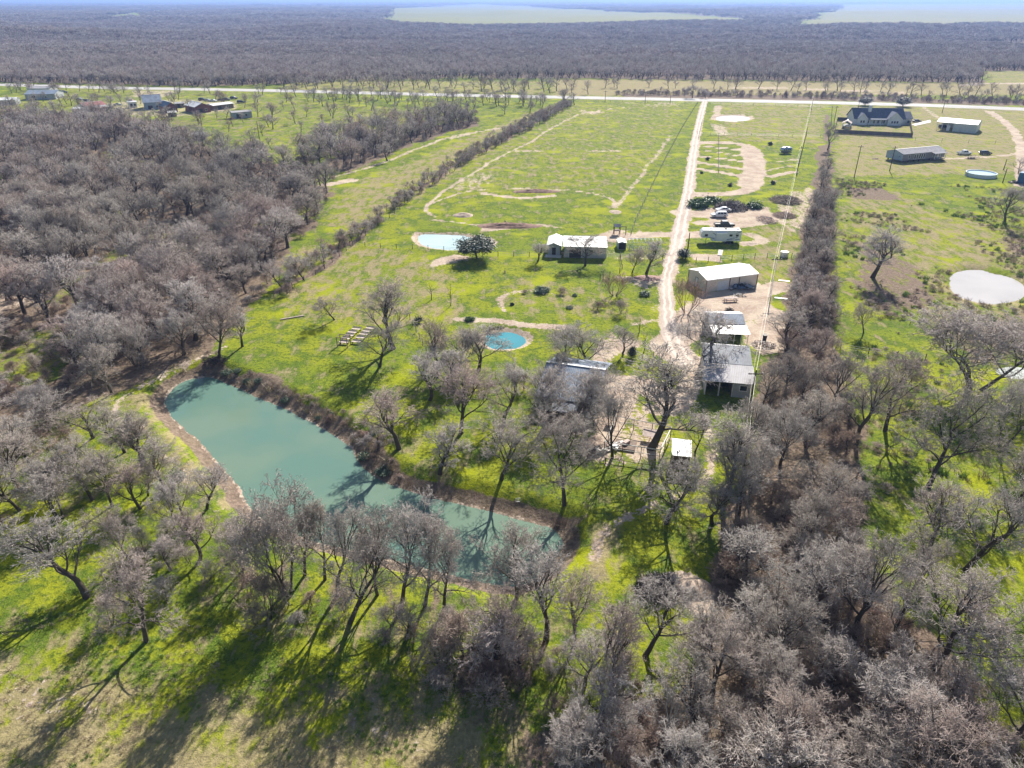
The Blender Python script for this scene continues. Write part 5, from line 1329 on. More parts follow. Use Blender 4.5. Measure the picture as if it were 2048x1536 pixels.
# utility trailer
t_ = empty('utility_trailer', P(1942, 317), 'low dark flatbed trailer below the white pickup', 'trailer', .05)
MB().bb(-2.2, 2.2, -1, 1, .55, .66).build('deck', M['wood'], t_); MB().bar((2.2, 0, .55), (3.6, 0, .5), .06).build('drawbar', M['black'], t_)
for x in (-.5, .4):
    for y in (-1.12, 1.12): wheel(t_, x, y, .34)
MB().bar((-2.2, -1, .66), (-2.2, -1, 1.2), .04).bar((2.2, -1, .66), (2.2, -1, 1.2), .04).bar((-2.2, -1, 1.2), (2.2, -1, 1.2), .04).bar((-2.2, 1, 1.2), (2.2, 1, 1.2), .04).bar((-2.2, 1, .66), (-2.2, 1, 1.2), .04).bar((2.2, 1, .66), (2.2, 1, 1.2), .04).build('rail', M['black'], t_)
# fifth-wheel camper
a, rz, w_ = site((1400, 487), (1480, 488))
rv = empty('camper_trailer', a, 'long white fifth-wheel camper with blue-grey swooshes by the driveway', 'camper', rz)
hz = 3.55
MB().hull([[(x, y, z) for x, z in [(2.9, .75), (w_, .75), (w_, hz - .15), (w_ - .15, hz), (.5, hz), (.05, hz - .55), (0, 1.7), (.25, 1.55), (2.6, 1.55)]] for y in (2.45, 0)]).build('body', M['rv'], rv)
MB().bb(4.0, 6.6, -.75, -.005, .85, 3.05).build('slide_out', M['rv'], rv)
MB().bb(.6, w_ - .2, .1, 2.35, hz + .003, hz + .05).build('roof_membrane', M['trim'], rv)
for x in (2.4, 6.2, 9.4): MB().bb(x, x + .7, 1.0, 1.6, hz + .05, hz + .32).build('roof_vent', M['trim'] if x != 6.2 else M['dark_trim'], rv)
for x, y0 in ((1.0, 0), (7.4, 0), (9.0, 0), (10.3, 0)):
    if x < w_ - 1: panel(rv, 'window', x, x + .8, 2.0, 2.55, M['glass'])
panel(rv, 'door', 8.35, 8.95, 1.0, 2.9, M['door'], frame=M['trim'])
st = MB()
for k, (x0, z0, x1, z1) in enumerate(((.6, 1.9, 3.6, 1.3), (3.0, 2.9, 4.0, 2.2), (6.8, 1.1, 9.6, 1.7), (8.8, 2.6, 11.2, 3.2), (7.0, 1.0, w_ - .3, 1.15))):
    x1 = min(x1, w_ - .1); y_ = -.78 if 4.0 < x0 < 6.6 else -.03; x1 = min(x1, 3.95) if x0 < 3.9 else x1
    st.hull([[(x0, y_, z0), (x1, y_, z1), (x1, y_, z1 + .22), (x0, y_, z0 + .12)], [(x0, y_ + .025, z0), (x1, y_ + .025, z1), (x1, y_ + .025, z1 + .22), (x0, y_ + .025, z0 + .12)]])
st.build('decal', M['stripe'], rv)
for x in (7.4, 8.2, 9.0):
    for y in (.18, 2.3): wheel(rv, x - .6, y, .38)
for x in (1.5, w_ - 1): MB().bar((x, .3, 0), (x, .3, 1.4 if x < 2 else .75), .05).build('jack', M['black'], rv)
# silver travel trailer
a = P(1571, 307); tt = empty('travel_trailer', a, 'silver-blue rounded travel trailer on the campground grass', 'camper', .12)
sec = []
for x, s in ((-2.6, .45), (-2.4, .72), (-1.9, .92), (-1.0, 1.0), (1.0, 1.0), (1.8, .94), (2.3, .78), (2.55, .5)):
    sec.append([(x, 1.15 * s * math.cos(t), .55 + 1.05 + 1.08 * s * math.sin(t)) for t in [2 * math.pi * k / 14 for k in range(14)]])
MB().hull(sec).build('body', M['aluminium'], tt, True)
for x in (-1.3, -.4, .5, 1.3): MB().bb(x - .28, x + .28, -1.17, -1.05, 1.5, 1.95).build('window', M['glass'], tt)
for y in (-1.0, 1.0): wheel(tt, 0, y, .36)
MB().bar((-2.4, 0, .6), (-3.8, 0, .55), .06).build('drawbar', M['black'], tt)
MB().bb(-.4, .4, -.35, .35, 2.6, 2.85).build('roof_vent', M['trim'], tt)
MB().bb(-2.2, 2.2, -1.0, 1.0, .45, .62).build('chassis', M['black'], tt)

# ------------------------------------------------------------------ right-hand property
a, rz, w_ = site((1707, 249), (1823, 250.5))
wh = empty('slate_roofed_house', a, 'white house with a slate-blue roof, two front gables and a chimney', 'house', rz)
W_ = w_; h0 = 3.1
walls_gable(wh, W_ * .86, 12, h0, 4.2, M['white_siding']); rf = roof_gable(wh, W_ * .86, 12, h0, 4.2, M['shingle'], ov=.5, cap=M['shingle'])
m = MB(); x0 = W_ * .86 + .003
m.hull([[(x0, y, z) for y, z in ((1, 0), (11, 0), (11, h0), (6, h0 + 2.6), (1, h0))], [(W_, y, z) for y, z in ((1, 0), (11, 0), (11, h0), (6, h0 + 2.6), (1, h0))]]).build('side_wing', M['white_siding'], wh)
MB().hull([[(x0 + .45, y, z) for y, z in ((.5, h0 - .05), (6, h0 + 2.8), (11.5, h0 - .05), (11.5, h0 - .2), (6, h0 + 2.65), (.5, h0 - .2))], [(W_ + .4, y, z) for y, z in ((.5, h0 - .05), (6, h0 + 2.8), (11.5, h0 - .05), (11.5, h0 - .2), (6, h0 + 2.65), (.5, h0 - .2))]]).build('wing_roof', M['shingle'], wh)
for gx0, gw, out, rs_ in ((W_ * .05, W_ * .16, 1.2, 2.3), (W_ * .55, W_ * .235, 2.4, 3.0)):
    m = MB(); prof = [(gx0, 0), (gx0, h0), (gx0 + gw / 2, h0 + rs_), (gx0 + gw, h0), (gx0 + gw, 0)]
    g = m.hull([[(x, -out, z) for x, z in prof], [(x, -.003, z) for x, z in prof]]).build('front_gable', M['white_siding'], wh)
    e = .35; k = rs_ / (gw / 2)
    for s in (0, 1):
        xa = gx0 - e if s == 0 else gx0 + gw + e; xm = gx0 + gw / 2; z0 = h0 - e * k + .12; z1 = h0 + rs_ + .12
        qd = [(xa, -out - .3, z0), (xm, -out - .3, z1), (xm, 3.6, z1), (xa, 1.2, z0)]
        MB().slab(qd if s else qd[::-1], .12).build('gable_roof', M['shingle'], g)
        MB().slab([(xa, -out - .32, z0), (xm, -out - .32, z1), (xm, -out - .32, z1 - .3), (xa, -out - .32, z0 - .3)], .05).build('bargeboard', M['trim'], g)
    n_ = 2 if gw < W_ * .2 else 3
    for i in range(n_):
        xc = gx0 + gw / 2 + (i - (n_ - 1) / 2) * 1.3
        MB().bb(xc - .42, xc + .42, -out - .04, -out - .003, 1.1, 2.2).build('window', M['glass'], g)
for x in (.235, .33, .40, .46, .5): 
    panel(wh, 'window', W_ * x, W_ * x + .9, .7, 2.2, M['glass'], frame=M['trim'])
MB().slab([(W_ * .22, -2.2, 2.75), (W_ * .54, -2.2, 2.75), (W_ * .54, -.5, 3.2), (W_ * .22, -.5, 3.2)], .12).build('porch_roof', M['shingle'], wh)
for x in (.24, .34, .44): MB().bb(W_ * x - .13, W_ * x + .13, -2.1, -1.85, 0, 2.7).build('porch_column', M['trim'], wh)
panel(wh, 'window', W_ * .86 + 1.6, W_ * .86 + 2.6, 1.1, 2.2, M['glass'], frame=M['dark_trim'])
MB().bb(W_ * .28 - .7, W_ * .28 + .7, 3.6, 4.6, h0 + 1, h0 + 5.8).build('chimney', M['white_siding'], wh)
MB().bb(W_ * .28 - .8, W_ * .28 + .8, 3.5, 4.7, h0 + 5.8, h0 + 6.0).build('chimney_cap', M['trim'], wh)
# garden fence of boards round the house
def board_fence(pts, label, h=1.9, mat=None, name='board_fence', cat='fence', gap=2.4):
    q = [P(*p) for p in pts]; o = q[0]; r = empty(name, o, label, cat)
    for a_, b_ in zip(q, q[1:]):
        a_, b_ = a_ - o, b_ - o; L_ = (b_ - a_).length; an = math.atan2(b_.y - a_.y, b_.x - a_.x); c = (a_ + b_) / 2
        MB().box(c.x, c.y, h / 2 + .04, L_ - .1, .04, h - .05, an).build('boards', mat or M['fence_wood'], r)
        n_ = max(1, int(L_ / gap))
        for k in range(n_ + 1):
            p = a_ + (b_ - a_) * k / n_; MB().box(p.x, p.y, h / 2 + .05, .11, .13, h + .1, an).build('post', M['wood'], r)
    return r
board_fence([(1707, 243), (1674, 242), (1668, 267), (1824, 275), (1819, 250)], 'grey-brown board fence round the slate-roofed house garden')
# pergola shed at the left
a, rz, w_ = site((1684, 256), (1699, 257))
pg = empty('pergola', a, 'pale gable-roofed open pergola in the corner of the fenced garden', 'pergola', rz)
for x in (0, w_):
    for y in (0, 5): MB().bb(x - .1, x + .1, y - .1, y + .1, 0, 2.5).build('post', M['trim'], pg)
roof_gable(pg, w_, 5, 2.5, 1.0, M['pale_wood'], 'y', .5)
# metal shop
a, rz, w_ = site((1871, 260), (1950, 267))
sh = empty('metal_shop', a, 'pale metal shop with a broad white roof and an open left bay', 'workshop', rz)
dp = 14.0; hh = 3.9
MB().bb(w_ * .42, w_, 0, dp, 0, hh - .05).build('wall', M['pale_siding'], sh)
MB().bb(0, w_ * .42 - .003, dp - .15, dp, 0, hh - .05).build('back_wall', M['pale_siding'], sh)
roof_gable(sh, w_, dp, hh, 1.2, M['white_metal'], ov=.25)
for x in (.1, w_ * .14, w_ * .28): MB().bb(x - .12, x + .12, .02, .26, 0, hh - .05).build('post', M['trim'], sh)
for y in (4.5, 9): MB().bb(0, .2, y, y + .2, 0, hh - .05).build('post', M['trim'], sh)
MB().hull([[(w_ * .42, y, z) for y, z in ((0, hh - .05), (dp, hh - .05), (dp / 2, hh + 1.1))], [(w_, y, z) for y, z in ((0, hh - .05), (dp, hh - .05), (dp / 2, hh + 1.1))]]).build('gable_end', M['pale_siding'], sh)
MB().bb(w_ * .26, w_ * .26 + 1.4, .2, .32, .1, 2.6).build('door', M['trim'], sh)
car('parked_car', 'dark blue car inside the open bay of the metal shop', 'car', 1886, 256, .1, M['car_dark'], 'suv')
MB_ = None
dr = MB().slab([tuple(P(1823, 249)), tuple(P(1830, 252)), tuple(P(1862, 245)), tuple(P(1860, 240))][::-1], .05).build('concrete_drive', M['concrete']); tag(dr, 'white concrete drive between the slate-roofed house and the metal shop', None, None, 'structure'); dr.location.z = .06
# mobile home
a, rz, w_ = site((1803, 326), (1887, 318))
mh = empty('mobile_home', a, 'long blue-grey mobile home raised on piers with white window frames', 'mobile home', rz)
mh.location.z = 0; d_ = 8.2; zf = 0.75; hh = 3.3
prof = [(0, zf), (d_, zf), (d_, hh), (d_ / 2, hh + 1.1), (0, hh)]
MB().hull([[(0, y, z) for y, z in prof], [(w_, y, z) for y, z in prof]]).build('wall', M['brown_siding'], mh)
MB().hull([[(-.03, y, z) for y, z in prof], [(-.003, y, z) for y, z in prof]]).build('end_wall', M['blue_siding'], mh)
roof_gable(mh, w_, d_, hh, 1.1, M['grey_shingle'], ov=.3)
for i in range(8):
    for y in (.3, d_ - .6): MB().bb(w_ * (i + .3) / 8, w_ * (i + .3) / 8 + .4, y, y + .35, 0, zf - .004).build('pier', M['dark_trim'], mh)
for x in (.13, .27, .32, .38, .43, .48): panel(mh, 'window', w_ * x, w_ * x + .8, 1.5 if x < .2 else 1.2, 2.8, M['glass'], frame=M['trim'])
MB().bb(w_ * .66, w_ * .92, -2.0, -.01, .6, .75).build('porch_deck', M['wood'], mh)
for x in (.66, .79, .92): MB().bb(w_ * x - .07, w_ * x + .07, -2.0, -1.85, .75, 3.0).build('porch_post', M['trim'], mh)
MB().bb(w_ * .66, w_ * .92, -2.0, -1.92, 1.55, 1.65).bb(w_ * .66, w_ * .92, -2.0, -1.92, .8, .88).build('porch_rail', M['trim'], mh)
MB().slab([(w_ * .64, -2.3, 2.95), (w_ * .94, -2.3, 2.95), (w_ * .94, -.35, 3.3), (w_ * .64, -.35, 3.3)], .1).build('porch_roof', M['grey_shingle'], mh)
panel(mh, 'window', w_ * .72, w_ * .72 + 1.6, 1.3, 2.7, M['glass'], frame=M['trim']); panel(mh, 'door', w_ * .82, w_ * .82 + 1, .8, 2.85, M['trim'])
panel(mh, 'window', 1.2, 2.2, 1.8, 2.4, M['glass'], 'left'); 
lg = heap('brushwood_heap', 'small pale heap of timber left of the mobile home', 'timber', 1751, 318, 1.4, .8, .3, 40, [M['pale_wood']], (.09, 1.4), flat=.1)
# round pool
a = P(1961, 352); pl = empty('round_pool', a, 'round above-ground pool with a white wall in the right-hand yard', 'pool')
Rr = 27.5 / pxm(352); n_ = 40; V = []; 
ring = lambda r, z: [(r * math.cos(2 * math.pi * i / n_), r * math.sin(2 * math.pi * i / n_), z) for i in range(n_)]
V = ring(Rr, 0) + ring(Rr, 1.3) + ring(Rr - .22, 1.3) + ring(Rr - .22, .1)
me = bpy.data.meshes.new('pool_wall'); me.from_pydata(V, [], [(k * n_ + i, k * n_ + (i + 1) % n_, (k + 1) * n_ + (i + 1) % n_, (k + 1) * n_ + i) for k in range(3) for i in range(n_)]); me.materials.append(M['pool_wall'])
o = bpy.data.objects.new('pool_wall', me); COL.objects.link(o); o.parent = pl
me = bpy.data.meshes.new('water'); me.from_pydata(ring(Rr - .22, 1.0), [], [tuple(range(n_))]); me.materials.append(water_mat('clear_pool_water', (.50, .66, .76), .06)); o = bpy.data.objects.new('water', me); COL.objects.link(o); o.parent = pl
for i in range(14):
    t = 2 * math.pi * i / 14; MB().box((Rr + .06) * math.cos(t), (Rr + .06) * math.sin(t), .66, .1, .16, 1.3, t).build('upright', M['trim'], pl)
MB().bar((-Rr - .5, -.4, 0), (-Rr, -.4, 1.7), .05).bar((-Rr - .5, .2, 0), (-Rr, .2, 1.7), .05).build('ladder', M['pole'], pl)
# blue container
a, rz, w_ = site((2033, 366), (2062, 370))
bc = empty('blue_container', a, 'blue steel container at the right picture edge', 'container', rz)
MB().bb(0, 5.5, 0, 3, .1, 3.6).build('body', M['tank_blue'], bc)
m = MB()
for i in range(18): m.bb(.15 + i * .3, .3 + i * .3, -.05, -.003, .2, 3.5)
m.build('rib', M['tank_blue'], bc); MB().bb(-.04, -.003, .3, 2.7, .3, 3.4).build('door', M['stripe'], bc)
junk('yard_clutter', 'dark clutter at the foot of the blue container', 'clutter', 2025, 366, 1.4, .8, .4, 24, [M['black'], M['wood']])

# ------------------------------------------------------------------ far-left farmstead
def farm(name, label, cat, A, B, d, h, rise, rm, wm, ridge='x', doors=1):
    r, w_ = barn(name, label, cat, A, B, d, h, rise, rm, wm, ridge)
    if doors: panel(r, 'door', w_ * .2, w_ * .2 + min(2.5, w_ * .3), 0, min(2.3, h - .3), M['dark_trim']); panel(r, 'window', w_ * .65, w_ * .65 + 1.1, 1.0, min(2.1, h - .3), M['glass'], frame=M['trim'])
    return r
farm('farm_shed', 'long low white-roofed shed cut by the far left edge', 'shed', (-30, 212), (33, 210), 9, 3, 1.0, M['white_metal'], M['grey_siding'])
farm('farm_shed', 'blue-grey long-roofed house at the upper far left', 'house', (52, 200), (112, 199), 14, 3.4, 1.6, M['blue_metal'], M['grey_siding'])
farm('farm_shed', 'white-walled shed just behind the blue-grey far left house', 'shed', (56, 187), (100, 187), 10, 3.2, 1.0, M['pale_metal'], M['white_siding'])
farm('farm_shed', 'small white box-like shed left of the red-and-white roofed house', 'shed', (148, 227), (166, 227), 4.5, 2.6, .5, M['white_metal'], M['grey_siding'])
farm('farm_house', 'house with a faded red and white roof in the far left farm', 'house', (172, 224), (214, 220), 11, 3, 1.5, M['red_metal'], M['white_siding'])
farm('farm_shed', 'pale carport right of the red-and-white roofed house', 'carport', (196, 225), (218, 222), 5, 2.6, .5, M['pale_metal'], M['wood'], doors=0)
farm('farm_trailer', 'small white boxy trailer between the far farm sheds', 'trailer', (258, 216), (275, 215), 4, 3.2, .4, M['white_metal'], M['white_siding'])
farm('farm_barn', 'steep barn with a pale blue metal roof in the far farm', 'barn', (290, 220), (326, 218), 14, 4.0, 3.4, M['blue_metal'], M['blue_siding'])
farm('red_barn', 'little red barn with a grey roof beside the pale blue barn', 'barn', (334, 226), (356, 224), 12, 3.2, 2.2, M['blue_metal'], M['red_paint'], 'y')
farm('farm_shed', 'tiny white-roofed hut in front of the little red barn', 'hut', (338, 234), (354, 233), 5, 2.2, .4, M['white_metal'], M['wood'])
farm('red_house', 'red-walled house with a white roof in the far farm', 'house', (392, 227), (422, 224), 14, 3.4, 1.8, M['white_metal'], M['red_paint'], 'y')
farm('farm_shed', 'long white-roofed lean-to right of the red-walled house', 'shed', (428, 221), (468, 216), 8, 2.6, .6, M['white_metal'], M['wood'])
farm('farm_trailer', 'long grey trailer home right of the far farm', 'mobile home', (466, 238), (505, 235), 5, 3.2, .4, M['pale_metal'], M['grey_siding'])
farm('ruined_shed', 'roofless-looking grey shed standing alone below the far farm', 'shed', (386, 281), (412, 280), 6, 2.6, .4, M['pale_metal'], M['wood'])
farm('farm_shed', 'small pale hut behind the red-walled house', 'hut', (352, 216), (370, 215), 5, 2.4, .5, M['pale_metal'], M['wood'])
cars = [(405,201,'car_dark','dark car at the left end of the row parked in the far farm field'),(416,202,'car_silver','silver car second from left in the far farm row'),(427,203,'car_white','white car in the middle of the far farm row'),(441,202,'car_dark','dark car right of the white car in the far farm row'),(453,201,'car_dark','dark car second from right in the far farm row'),(468,198,'car_dark','dark car at the right end of the far farm row'),
        (160,200,'car_silver','silver car on the grass between the far left house and the trees'),(128,186,'car_dark','dark car on the grass behind the blue-grey far left house'),(175,204,'car_dark','dark car right of the silver one behind the red-and-white roofed house'),(236,211,'car_silver','silver car below the spreading dark tree in the far farm'),(265,205,'car_red','dull red car above the small white boxy trailer'),(380,222,'car_dark','dark blue car beside the red-walled house'),(120,232,'car_white','white car in the trees below the far left house'),(482,206,'car_dark','dark car on the farm track right of the row')]
for px, py, mt, lb in cars: car('parked_car', lb, 'car', px, py, rg.uniform(-.4, .4), M[mt], 'sedan' if rg.random() < .5 else 'suv')

# ------------------------------------------------------------------ poles, lines, fences
def pole(px, py, h, label, arm=True, rz=0., name='utility_pole'):
    r = empty(name, P(px, py) if py is not None else (px.x, px.y, 0), label, 'pole', rz)
    MB().bar((0, 0, 0), (0, 0, h), .17, .11, 8).build('shaft', M['pole'], r)
    if arm:
        a_ = MB().bb(-1.1, 1.1, -.06, .06, h - .7, h - .55).build('crossarm', M['pole'], r)
        for x in (-1.0, 0, 1.0): MB().bar((x, 0, h - .55), (x, 0, h - .35), .05).build('insulator', M['trim'], a_)
    return r
pole(1708, 356, 11.5, 'tall dark pole left of the mobile home')
pole(1779, 342, 9.0, 'tall dark pole just in front of the left end of the mobile home')
pole(2005, 366, 5, 'short dark post beside the round pool', False); pole(2007, 340, 4, 'short dark post behind the round pool', False)
pole(1884, 226, 7, 'pole by the highway behind the metal shop'); pole(1668, 244, 8, 'pole at the left corner of the fenced garden')
pole(1712, 236, 8.5, 'thin dark pole at the left end of the slate-roofed house', False)
pole(1374, 512, 6, 'thin pole at the driveway beside the dark green cedar', False)
pole(520, 285, 9, 'leaning pole in the far left pasture', False); pole(1340, 208, 7, 'roadside pole left of the driveway entrance')
pole(1290, 207, 7, 'roadside pole farther left of the driveway entrance'); pole(1210, 205, 7, 'roadside pole at the corner of the big pasture')
# the line that runs down the property: poles and one cable
PLN = [(1628, 190), (1603, 295), (1554, 517), (1512, 745), (1498, 880)]
pts = []
for (px, py), lb in zip(PLN, ('pole of the property line nearest the highway', 'pole of the property line beside the campground', 'pole of the property line behind the workshop', 'pole of the property line at the right corner of the big barn', 'pole of the property line at the upper corner of the thicket')):
    hpl = 8.5; q = P(px, py, 8.1); pole(q, None, hpl, lb, rz=0.0); pts.append(Vector((q.x, q.y, hpl - .4)))
pc = empty('power_line', (0, 0, 0), 'pale overhead cables running down the property beside the hedge', 'cable')
pc.location = pts[0]
for off in (-.45, .0):
    m = MB()
    for a_, b_ in zip(pts, pts[1:]):
        prev = None
        for k in range(13):
            t = k / 12; q = a_.lerp(b_, t) - Vector((0, 0, 4 * .9 * t * (1 - t))) + Vector((off, 0, 0)) - pts[0]
            if prev is not None: m.bar(prev, q, .012 if off else .02, k=4)
            prev = q
    m.build('wire', M['cable'], pc)
def wire_fence(pts_px, label, gap=4.0, h=1.3, mat=None, thick=.07, maxp=95, rails=(.35, .75, 1.15)):
    q = resample(PL(pts_px), gap)
    if len(q) > maxp: q = resample(PL(pts_px), gap * len(q) / maxp)
    o = (q[0][0], q[0][1], 0); r = empty('wire_fence', o, label, 'fence')
    pm = MB().bar((0, 0, 0), (0, 0, h), thick, k=5).build('post', mat or M['pole'], r); pme = pm.data
    for x, y in q[1:]:
        c = bpy.data.objects.new('post', pme); COL.objects.link(c); c.parent = r; c.location = (x - q[0][0], y - q[0][1], 0)
    m = MB()
    for z in rails:
        for a_, b_ in zip(q, q[1:]): m.bar((a_[0] - q[0][0], a_[1] - q[0][1], z), (b_[0] - q[0][0], b_[1] - q[0][1], z), .022, k=3)
    m.build('wire', M['wire'], r); return r
wire_fence([(1394, 208), (1362, 260), (1330, 320), (1298, 385), (1272, 440), (1262, 470)], 'fence of dark posts along the right side of the big pasture', 4.5)
wire_fence([(1148, 203), (1250, 205), (1395, 208)], 'fence along the highway at the top of the big pasture', 7)
wire_fence([(1392, 525), (1440, 522), (1520, 515), (1575, 518), (1600, 512)], 'fence behind the workshop', 3)
wire_fence([(965, 512), (1030, 513), (1090, 514)], 'fence between the live oak and the small gable-fronted shed', 3.2)
wire_fence([(1212, 516), (1262, 518), (1325, 519)], 'fence on the green right of the white-roofed barn', 3)
wire_fence([(700, 492), (760, 496), (830, 498), (900, 503), (950, 508)], 'fence on the lawn left of the live oak', 4)
wire_fence([(560, 590), (640, 545), (720, 480), (800, 420)], 'fence at the foot of the diagonal hedgerow', 4.5)
wire_fence([(1420, 209), (1540, 211), (1664, 216)], 'fence along the highway above the campground', 6)
wire_fence([(1664, 218), (1660, 280), (1655, 330)], 'fence beside the tall thin tree at the hedge', 5)
wire_fence([(1437, 345), (1437, 272)], 'line of dark posts across the campground parking strips', 7, 1.5, thick=.09)
wire_fence([(1592, 352), (1605, 300), (1614, 262)], 'line of dark posts right of the campground', 5, 1.8, thick=.1)
wire_fence([(1395, 268), (1420, 270), (1500, 272), (1640, 275)], 'fence crossing the meadow above the campground loop', 6)
wire_fence([(1830, 282), (1900, 285), (1990, 288)], 'fence behind the mobile home', 9, 1.6)
wire_fence([(820, 640), (860, 720), (880, 760), (925, 800)], 'fence running diagonally down the lawn above the pond', 3)
wire_fence([(1140, 916), (1200, 925), (1320, 945)], 'fence below the pipe pen', 2.2, 1.0)
wire_fence([(1404, 245), (1400, 262), (1396, 280)], 'short fence at the upper right side of the driveway', 5)
wire_fence([(1240, 512), (1245, 545), (1200, 560)], 'short dark fence by the greenhouse frame', 3)
wire_fence([(1680, 700), (1760, 712), (1850, 720)], 'old fence crossing the meadow behind the rugged oak', 4)

# ------------------------------------------------------------------ wedding arbour and benches
a, b, c = P(675, 694.5), P(695, 696.5), P(700, 692.5)
rz = math.atan2(b.y - a.y, b.x - a.x)
ar = empty('arbour', a, 'dark timber arbour frame facing the rows of benches', 'arbour', rz)
w_ = (b - a).length; dd = 1.5; h = 2.0
for x, y in ((0, 0), (w_, 0), (0, dd), (w_, dd)): MB().bar((x, y, 0), (x, y, h), .075).build('post', M['wood'], ar)
for (x0, y0), (x1, y1) in (((-.15, 0), (w_ + .15, 0)), ((-.15, dd), (w_ + .15, dd)), ((0, -.15), (0, dd + .15)), ((w_, -.15), (w_, dd + .15))):
    MB().bar((x0, y0, h + (.06 if y0 != y1 else 0)), (x1, y1, h + (.06 if y0 != y1 else 0)), .06).build('beam', M['wood'], ar)
rows = ['nearest', 'second', 'middle', 'fourth', 'farthest']
M['bench'] = simple('sun_bleached_bench_timber', (.66, .55, .50), .85, .2, 2.5)
gc = [(688, 688), (692.5, 680.5), (699, 674), (705, 668), (713, 661.5)]; gd = [(713, 687), (721, 679), (728, 672), (734, 666), (741, 660)]
for side, L_ in (('left', gc), ('right', gd)):
    for k, (px, py) in enumerate(L_):
        r = empty('bench', P(px, py), '%s bench in the %s-hand column facing the arbour' % (rows[k], side), 'bench', rz + .02, 'timber benches in front of the arbour')
        s_ = .86
        MB().bb(-s_, s_, -.32, .30, .40, .47).build('seat', M['bench'], r)
        MB().slab([(-s_, .33, .5), (s_, .33, .5), (s_, .44, .72), (-s_, .44, .72)], .05).build('backrest', M['bench'], r)
        for x in (-s_ + .12, s_ - .12): MB().bb(x - .06, x + .06, -.16, .3, 0, .395).build('leg', M['wood'], r)
# small things
a = P(837, 645); ag = empty('agave', a, 'spiky dark agave on the lawn right of the tallest bare tree', 'plant')
m = MB(); rg2 = random.Random(4)
for i in range(34):
    t = i * 2.4; e = .35 + .9 * (i / 34); L_ = 1.5; v = Vector((math.cos(t) * math.cos(e), math.sin(t) * math.cos(e), math.sin(e))) * L_
    m.bar((0, 0, .1), v * .5 + Vector((0, 0, .1)), .05, .09, 4); m.bar(v * .5 + Vector((0, 0, .1)), v + Vector((0, 0, .02)), .09, .005, 4)
m.build('leaves', M['leaf_dark'], ag)
sw = empty('swing_frame', P(1322, 1052), 'small yellow-legged swing frame under the bare tree', 'swing', .3)
for x in (0, 1.5): MB().bar((x, -.6, 0), (x, 0, 1.7), .05).bar((x, .6, 0), (x, 0, 1.7), .05).build('leg', M['yellow'], sw)
MB().bar((-.1, 0, 1.72), (1.6, 0, 1.72), .05).build('top_beam', M['yellow'], sw); MB().bb(.4, 1.1, -.2, .2, .4, .46).build('seat', M['wood'], sw)
for x in (.42, 1.08): MB().bar((x, 0, .45), (x, 0, 1.7), .015).build('rope', M['wire'], sw)
# square white frame on the bank
fr = empty('square_frame', P(1036, 1008), 'little white square frame with a cross standing on the pond bank', 'frame', .1)
m = MB(); s_ = .27
for z0, z1 in ((.35, .40), (.35 + 2 * s_, .40 + 2 * s_)): m.bb(-s_, s_, -.02, .02, z0, z1)
for x0 in (-s_, s_): m.bb(x0 - .025, x0 + .025, -.022, .022, .35, .42 + 2 * s_)
m.build('outer_frame', M['trim'], fr); MB().bb(-.12, .12, -.015, .015, .35 + s_, .385 + s_).bb(-.018, .018, -.016, .016, .25 + s_, .5 + s_).build('cross', M['trim'], fr)
for x in (-.2, .2): MB().bar((x, 0, 0), (x, 0, .35), .02).build('leg', M['pole'], fr)
# water tank, board
tk = empty('water_tank', P(1568, 513), 'small white box-shaped tank on the fence under the power line', 'tank')
MB().hull([[(1.05 * math.cos(t), .95 * math.sin(t), z) for t in [2 * math.pi * k / 10 for k in range(10)]] for z in (0, 1.3)]).build('body', M['car_white'], tk)
MB().bar((0, 0, 1.3), (0, 0, 1.42), .35, k=10).build('lid', M['trim'], tk)
bd = empty('concrete_slab', P(1440.5, 506), 'long white slab lying in the grass behind the workshop', 'slab', 1.25)
MB().bb(-2.3, 2.3, -.55, .55, .02, .16).build('slab', M['concrete'], bd)
for px, py, s_, lb in ((1568, 562, 1.2, 'white sheet lying in the grass right of the power line'), (1562, 597, 1.3, 'fallen white board in the weeds below the power line')):
    o = MB().bb(-s_, s_, -.3, .3, .03, .1).build('board', M['trim']); o.location = P(px, py); o.rotation_euler = (0, 0, -.3); tag(o, lb, 'board')
o = MB().bb(-2.4, 2.4, -.12, .12, .05, .2).build('plank', M['pale_wood']); o.location = P(585, 636); o.rotation_euler = (0, 0, .45); tag(o, 'pale plank lying on the grass above the left shore', 'plank')
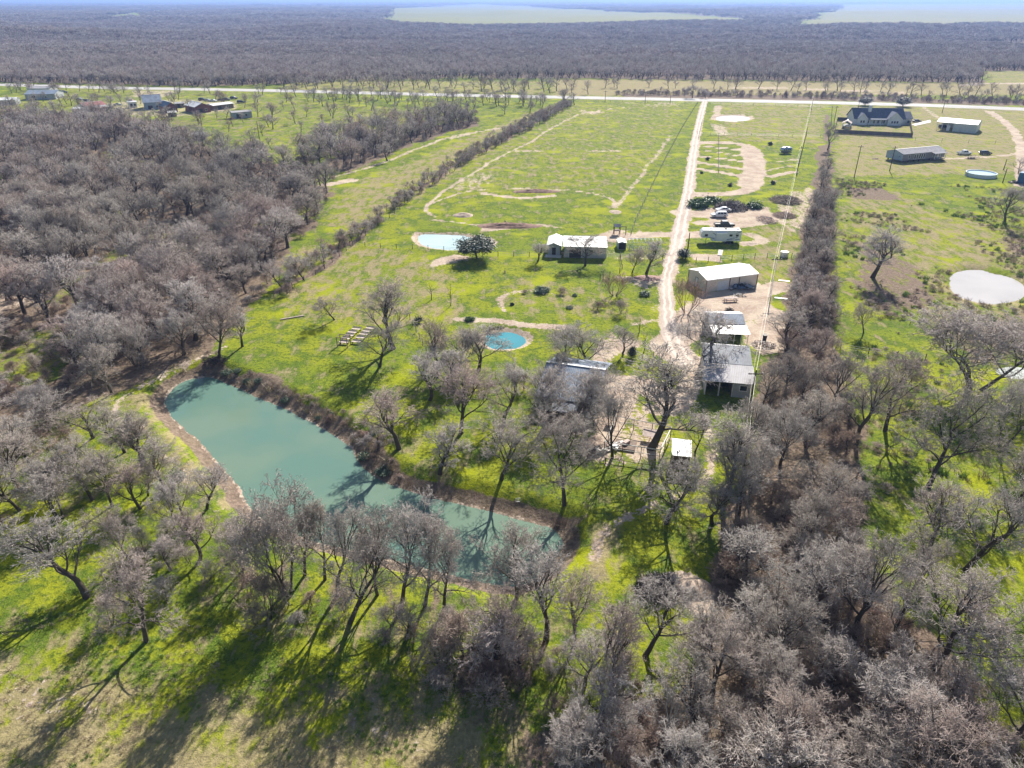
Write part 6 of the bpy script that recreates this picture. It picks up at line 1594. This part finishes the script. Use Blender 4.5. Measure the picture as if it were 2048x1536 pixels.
# planting beds on the green
for px, py, key, wpx, lb in ((1086, 584, 'greyclump', 30, 'grey-green shrub in the long bed on the green'), (1124, 586, 'bush1', 28, 'brown shrub at the right of the long bed on the green'), (1050, 586, 'bush1', 16, 'brown shrub at the left of the long bed on the green'),
    (1024, 610, 'ball', 8, 'tiny dark shrub below the left end of the long bed'), (1139, 617, 'greyclump', 14, 'small grey-green plant on the open green'), (1150, 592, 'greyclump', 10, 'small plant right of the long bed'),
    (1540, 290, 'ball', 9, 'dark sapling at the upper right of the campground loop'), (1546, 368, 'ball', 9, 'dark sapling at the lower right of the campground loop'), (1460, 372, 'ball', 9, 'dark sapling on the lawn inside the campground loop'), (1415, 320, 'ball', 8, 'dark sapling between the parking strips'), (1403, 347, 'ball', 6, 'tiny dark sapling inside the left of the loop'),
    (1010, 445, 'bush1', 6, 'tiny stalk by the soil bank'), (1010, 546, 'bush0', 8, 'dry shrub on the green left of the small bare tree'), (940, 640, 'weedclump', 20, 'patch of leafy weeds on the lawn above the blue pond'),
    (1398, 412, 'weedclump', 42, 'tall green weeds at the left of the dark brush pile'), (1425, 405, 'weedclump', 34, 'dark green weeds behind the white car'), (1510, 415, 'weedclump', 30, 'green weeds at the right of the dark brush pile'),
    (1290, 590, 'greyclump', 22, 'patch of pale weeds left of the driveway'), (1345, 600, 'ball', 1, '')):
    if not lb: continue
    p = P(px, py); tree_at('shrub' if key not in ('weedclump',) else 'weed_patch', p.x, p.y, max(.7, wpx / pxm(py) * (.5 if key != 'ball' else .9)), wpx / pxm(py) / 2, key, lb, cat='plant')
heap('driftwood', 'dark fallen branches at the top corner of the pond', 'driftwood', 432, 722, 1.8, 1.2, .6, 60, [M['bark']], (.12, 2.4), flat=.3)
cl_ = heap('fallen_limbs', 'fallen dark limbs behind the small blue pond', 'driftwood', 991, 658, 1.4, .8, .5, 40, [M['bark']], (.1, 1.6), flat=.4)
w = heap('rose_arch', 'rusty brush growing over sticks left of the small blue pond', 'brush', 875, 690, 1.2, 1.2, 1.6, 160, [M['twig_brown'], M['twig_red']], (.05, 1.4), flat=1.0)

# ------------------------------------------------------------------ haze
hz = bpy.data.meshes.new('haze'); s_ = 24000
V = [(x, y, z) for z in (-40, 75) for x, y in ((-s_, -400), (s_, -400), (s_, 2 * s_), (-s_, 2 * s_))]
hz.from_pydata(V, [], [(3, 2, 1, 0), (4, 5, 6, 7), (0, 1, 5, 4), (1, 2, 6, 5), (2, 3, 7, 6), (3, 0, 4, 7)])
m = bpy.data.materials.new('pale_blue_air'); m.use_nodes = True; n = m.node_tree; n.nodes.clear()
pv = n.nodes.new('ShaderNodeVolumePrincipled'); pv.inputs['Color'].default_value = (.34, .52, 1.0, 1); pv.inputs['Density'].default_value = HAZE; pv.inputs['Anisotropy'].default_value = .25
ou = n.nodes.new('ShaderNodeOutputMaterial'); n.links.new(pv.outputs[0], ou.inputs['Volume']); hz.materials.append(m)
o = bpy.data.objects.new('haze', hz); COL.objects.link(o); tag(o, 'thin blue haze over the distance', None, None, 'stuff')
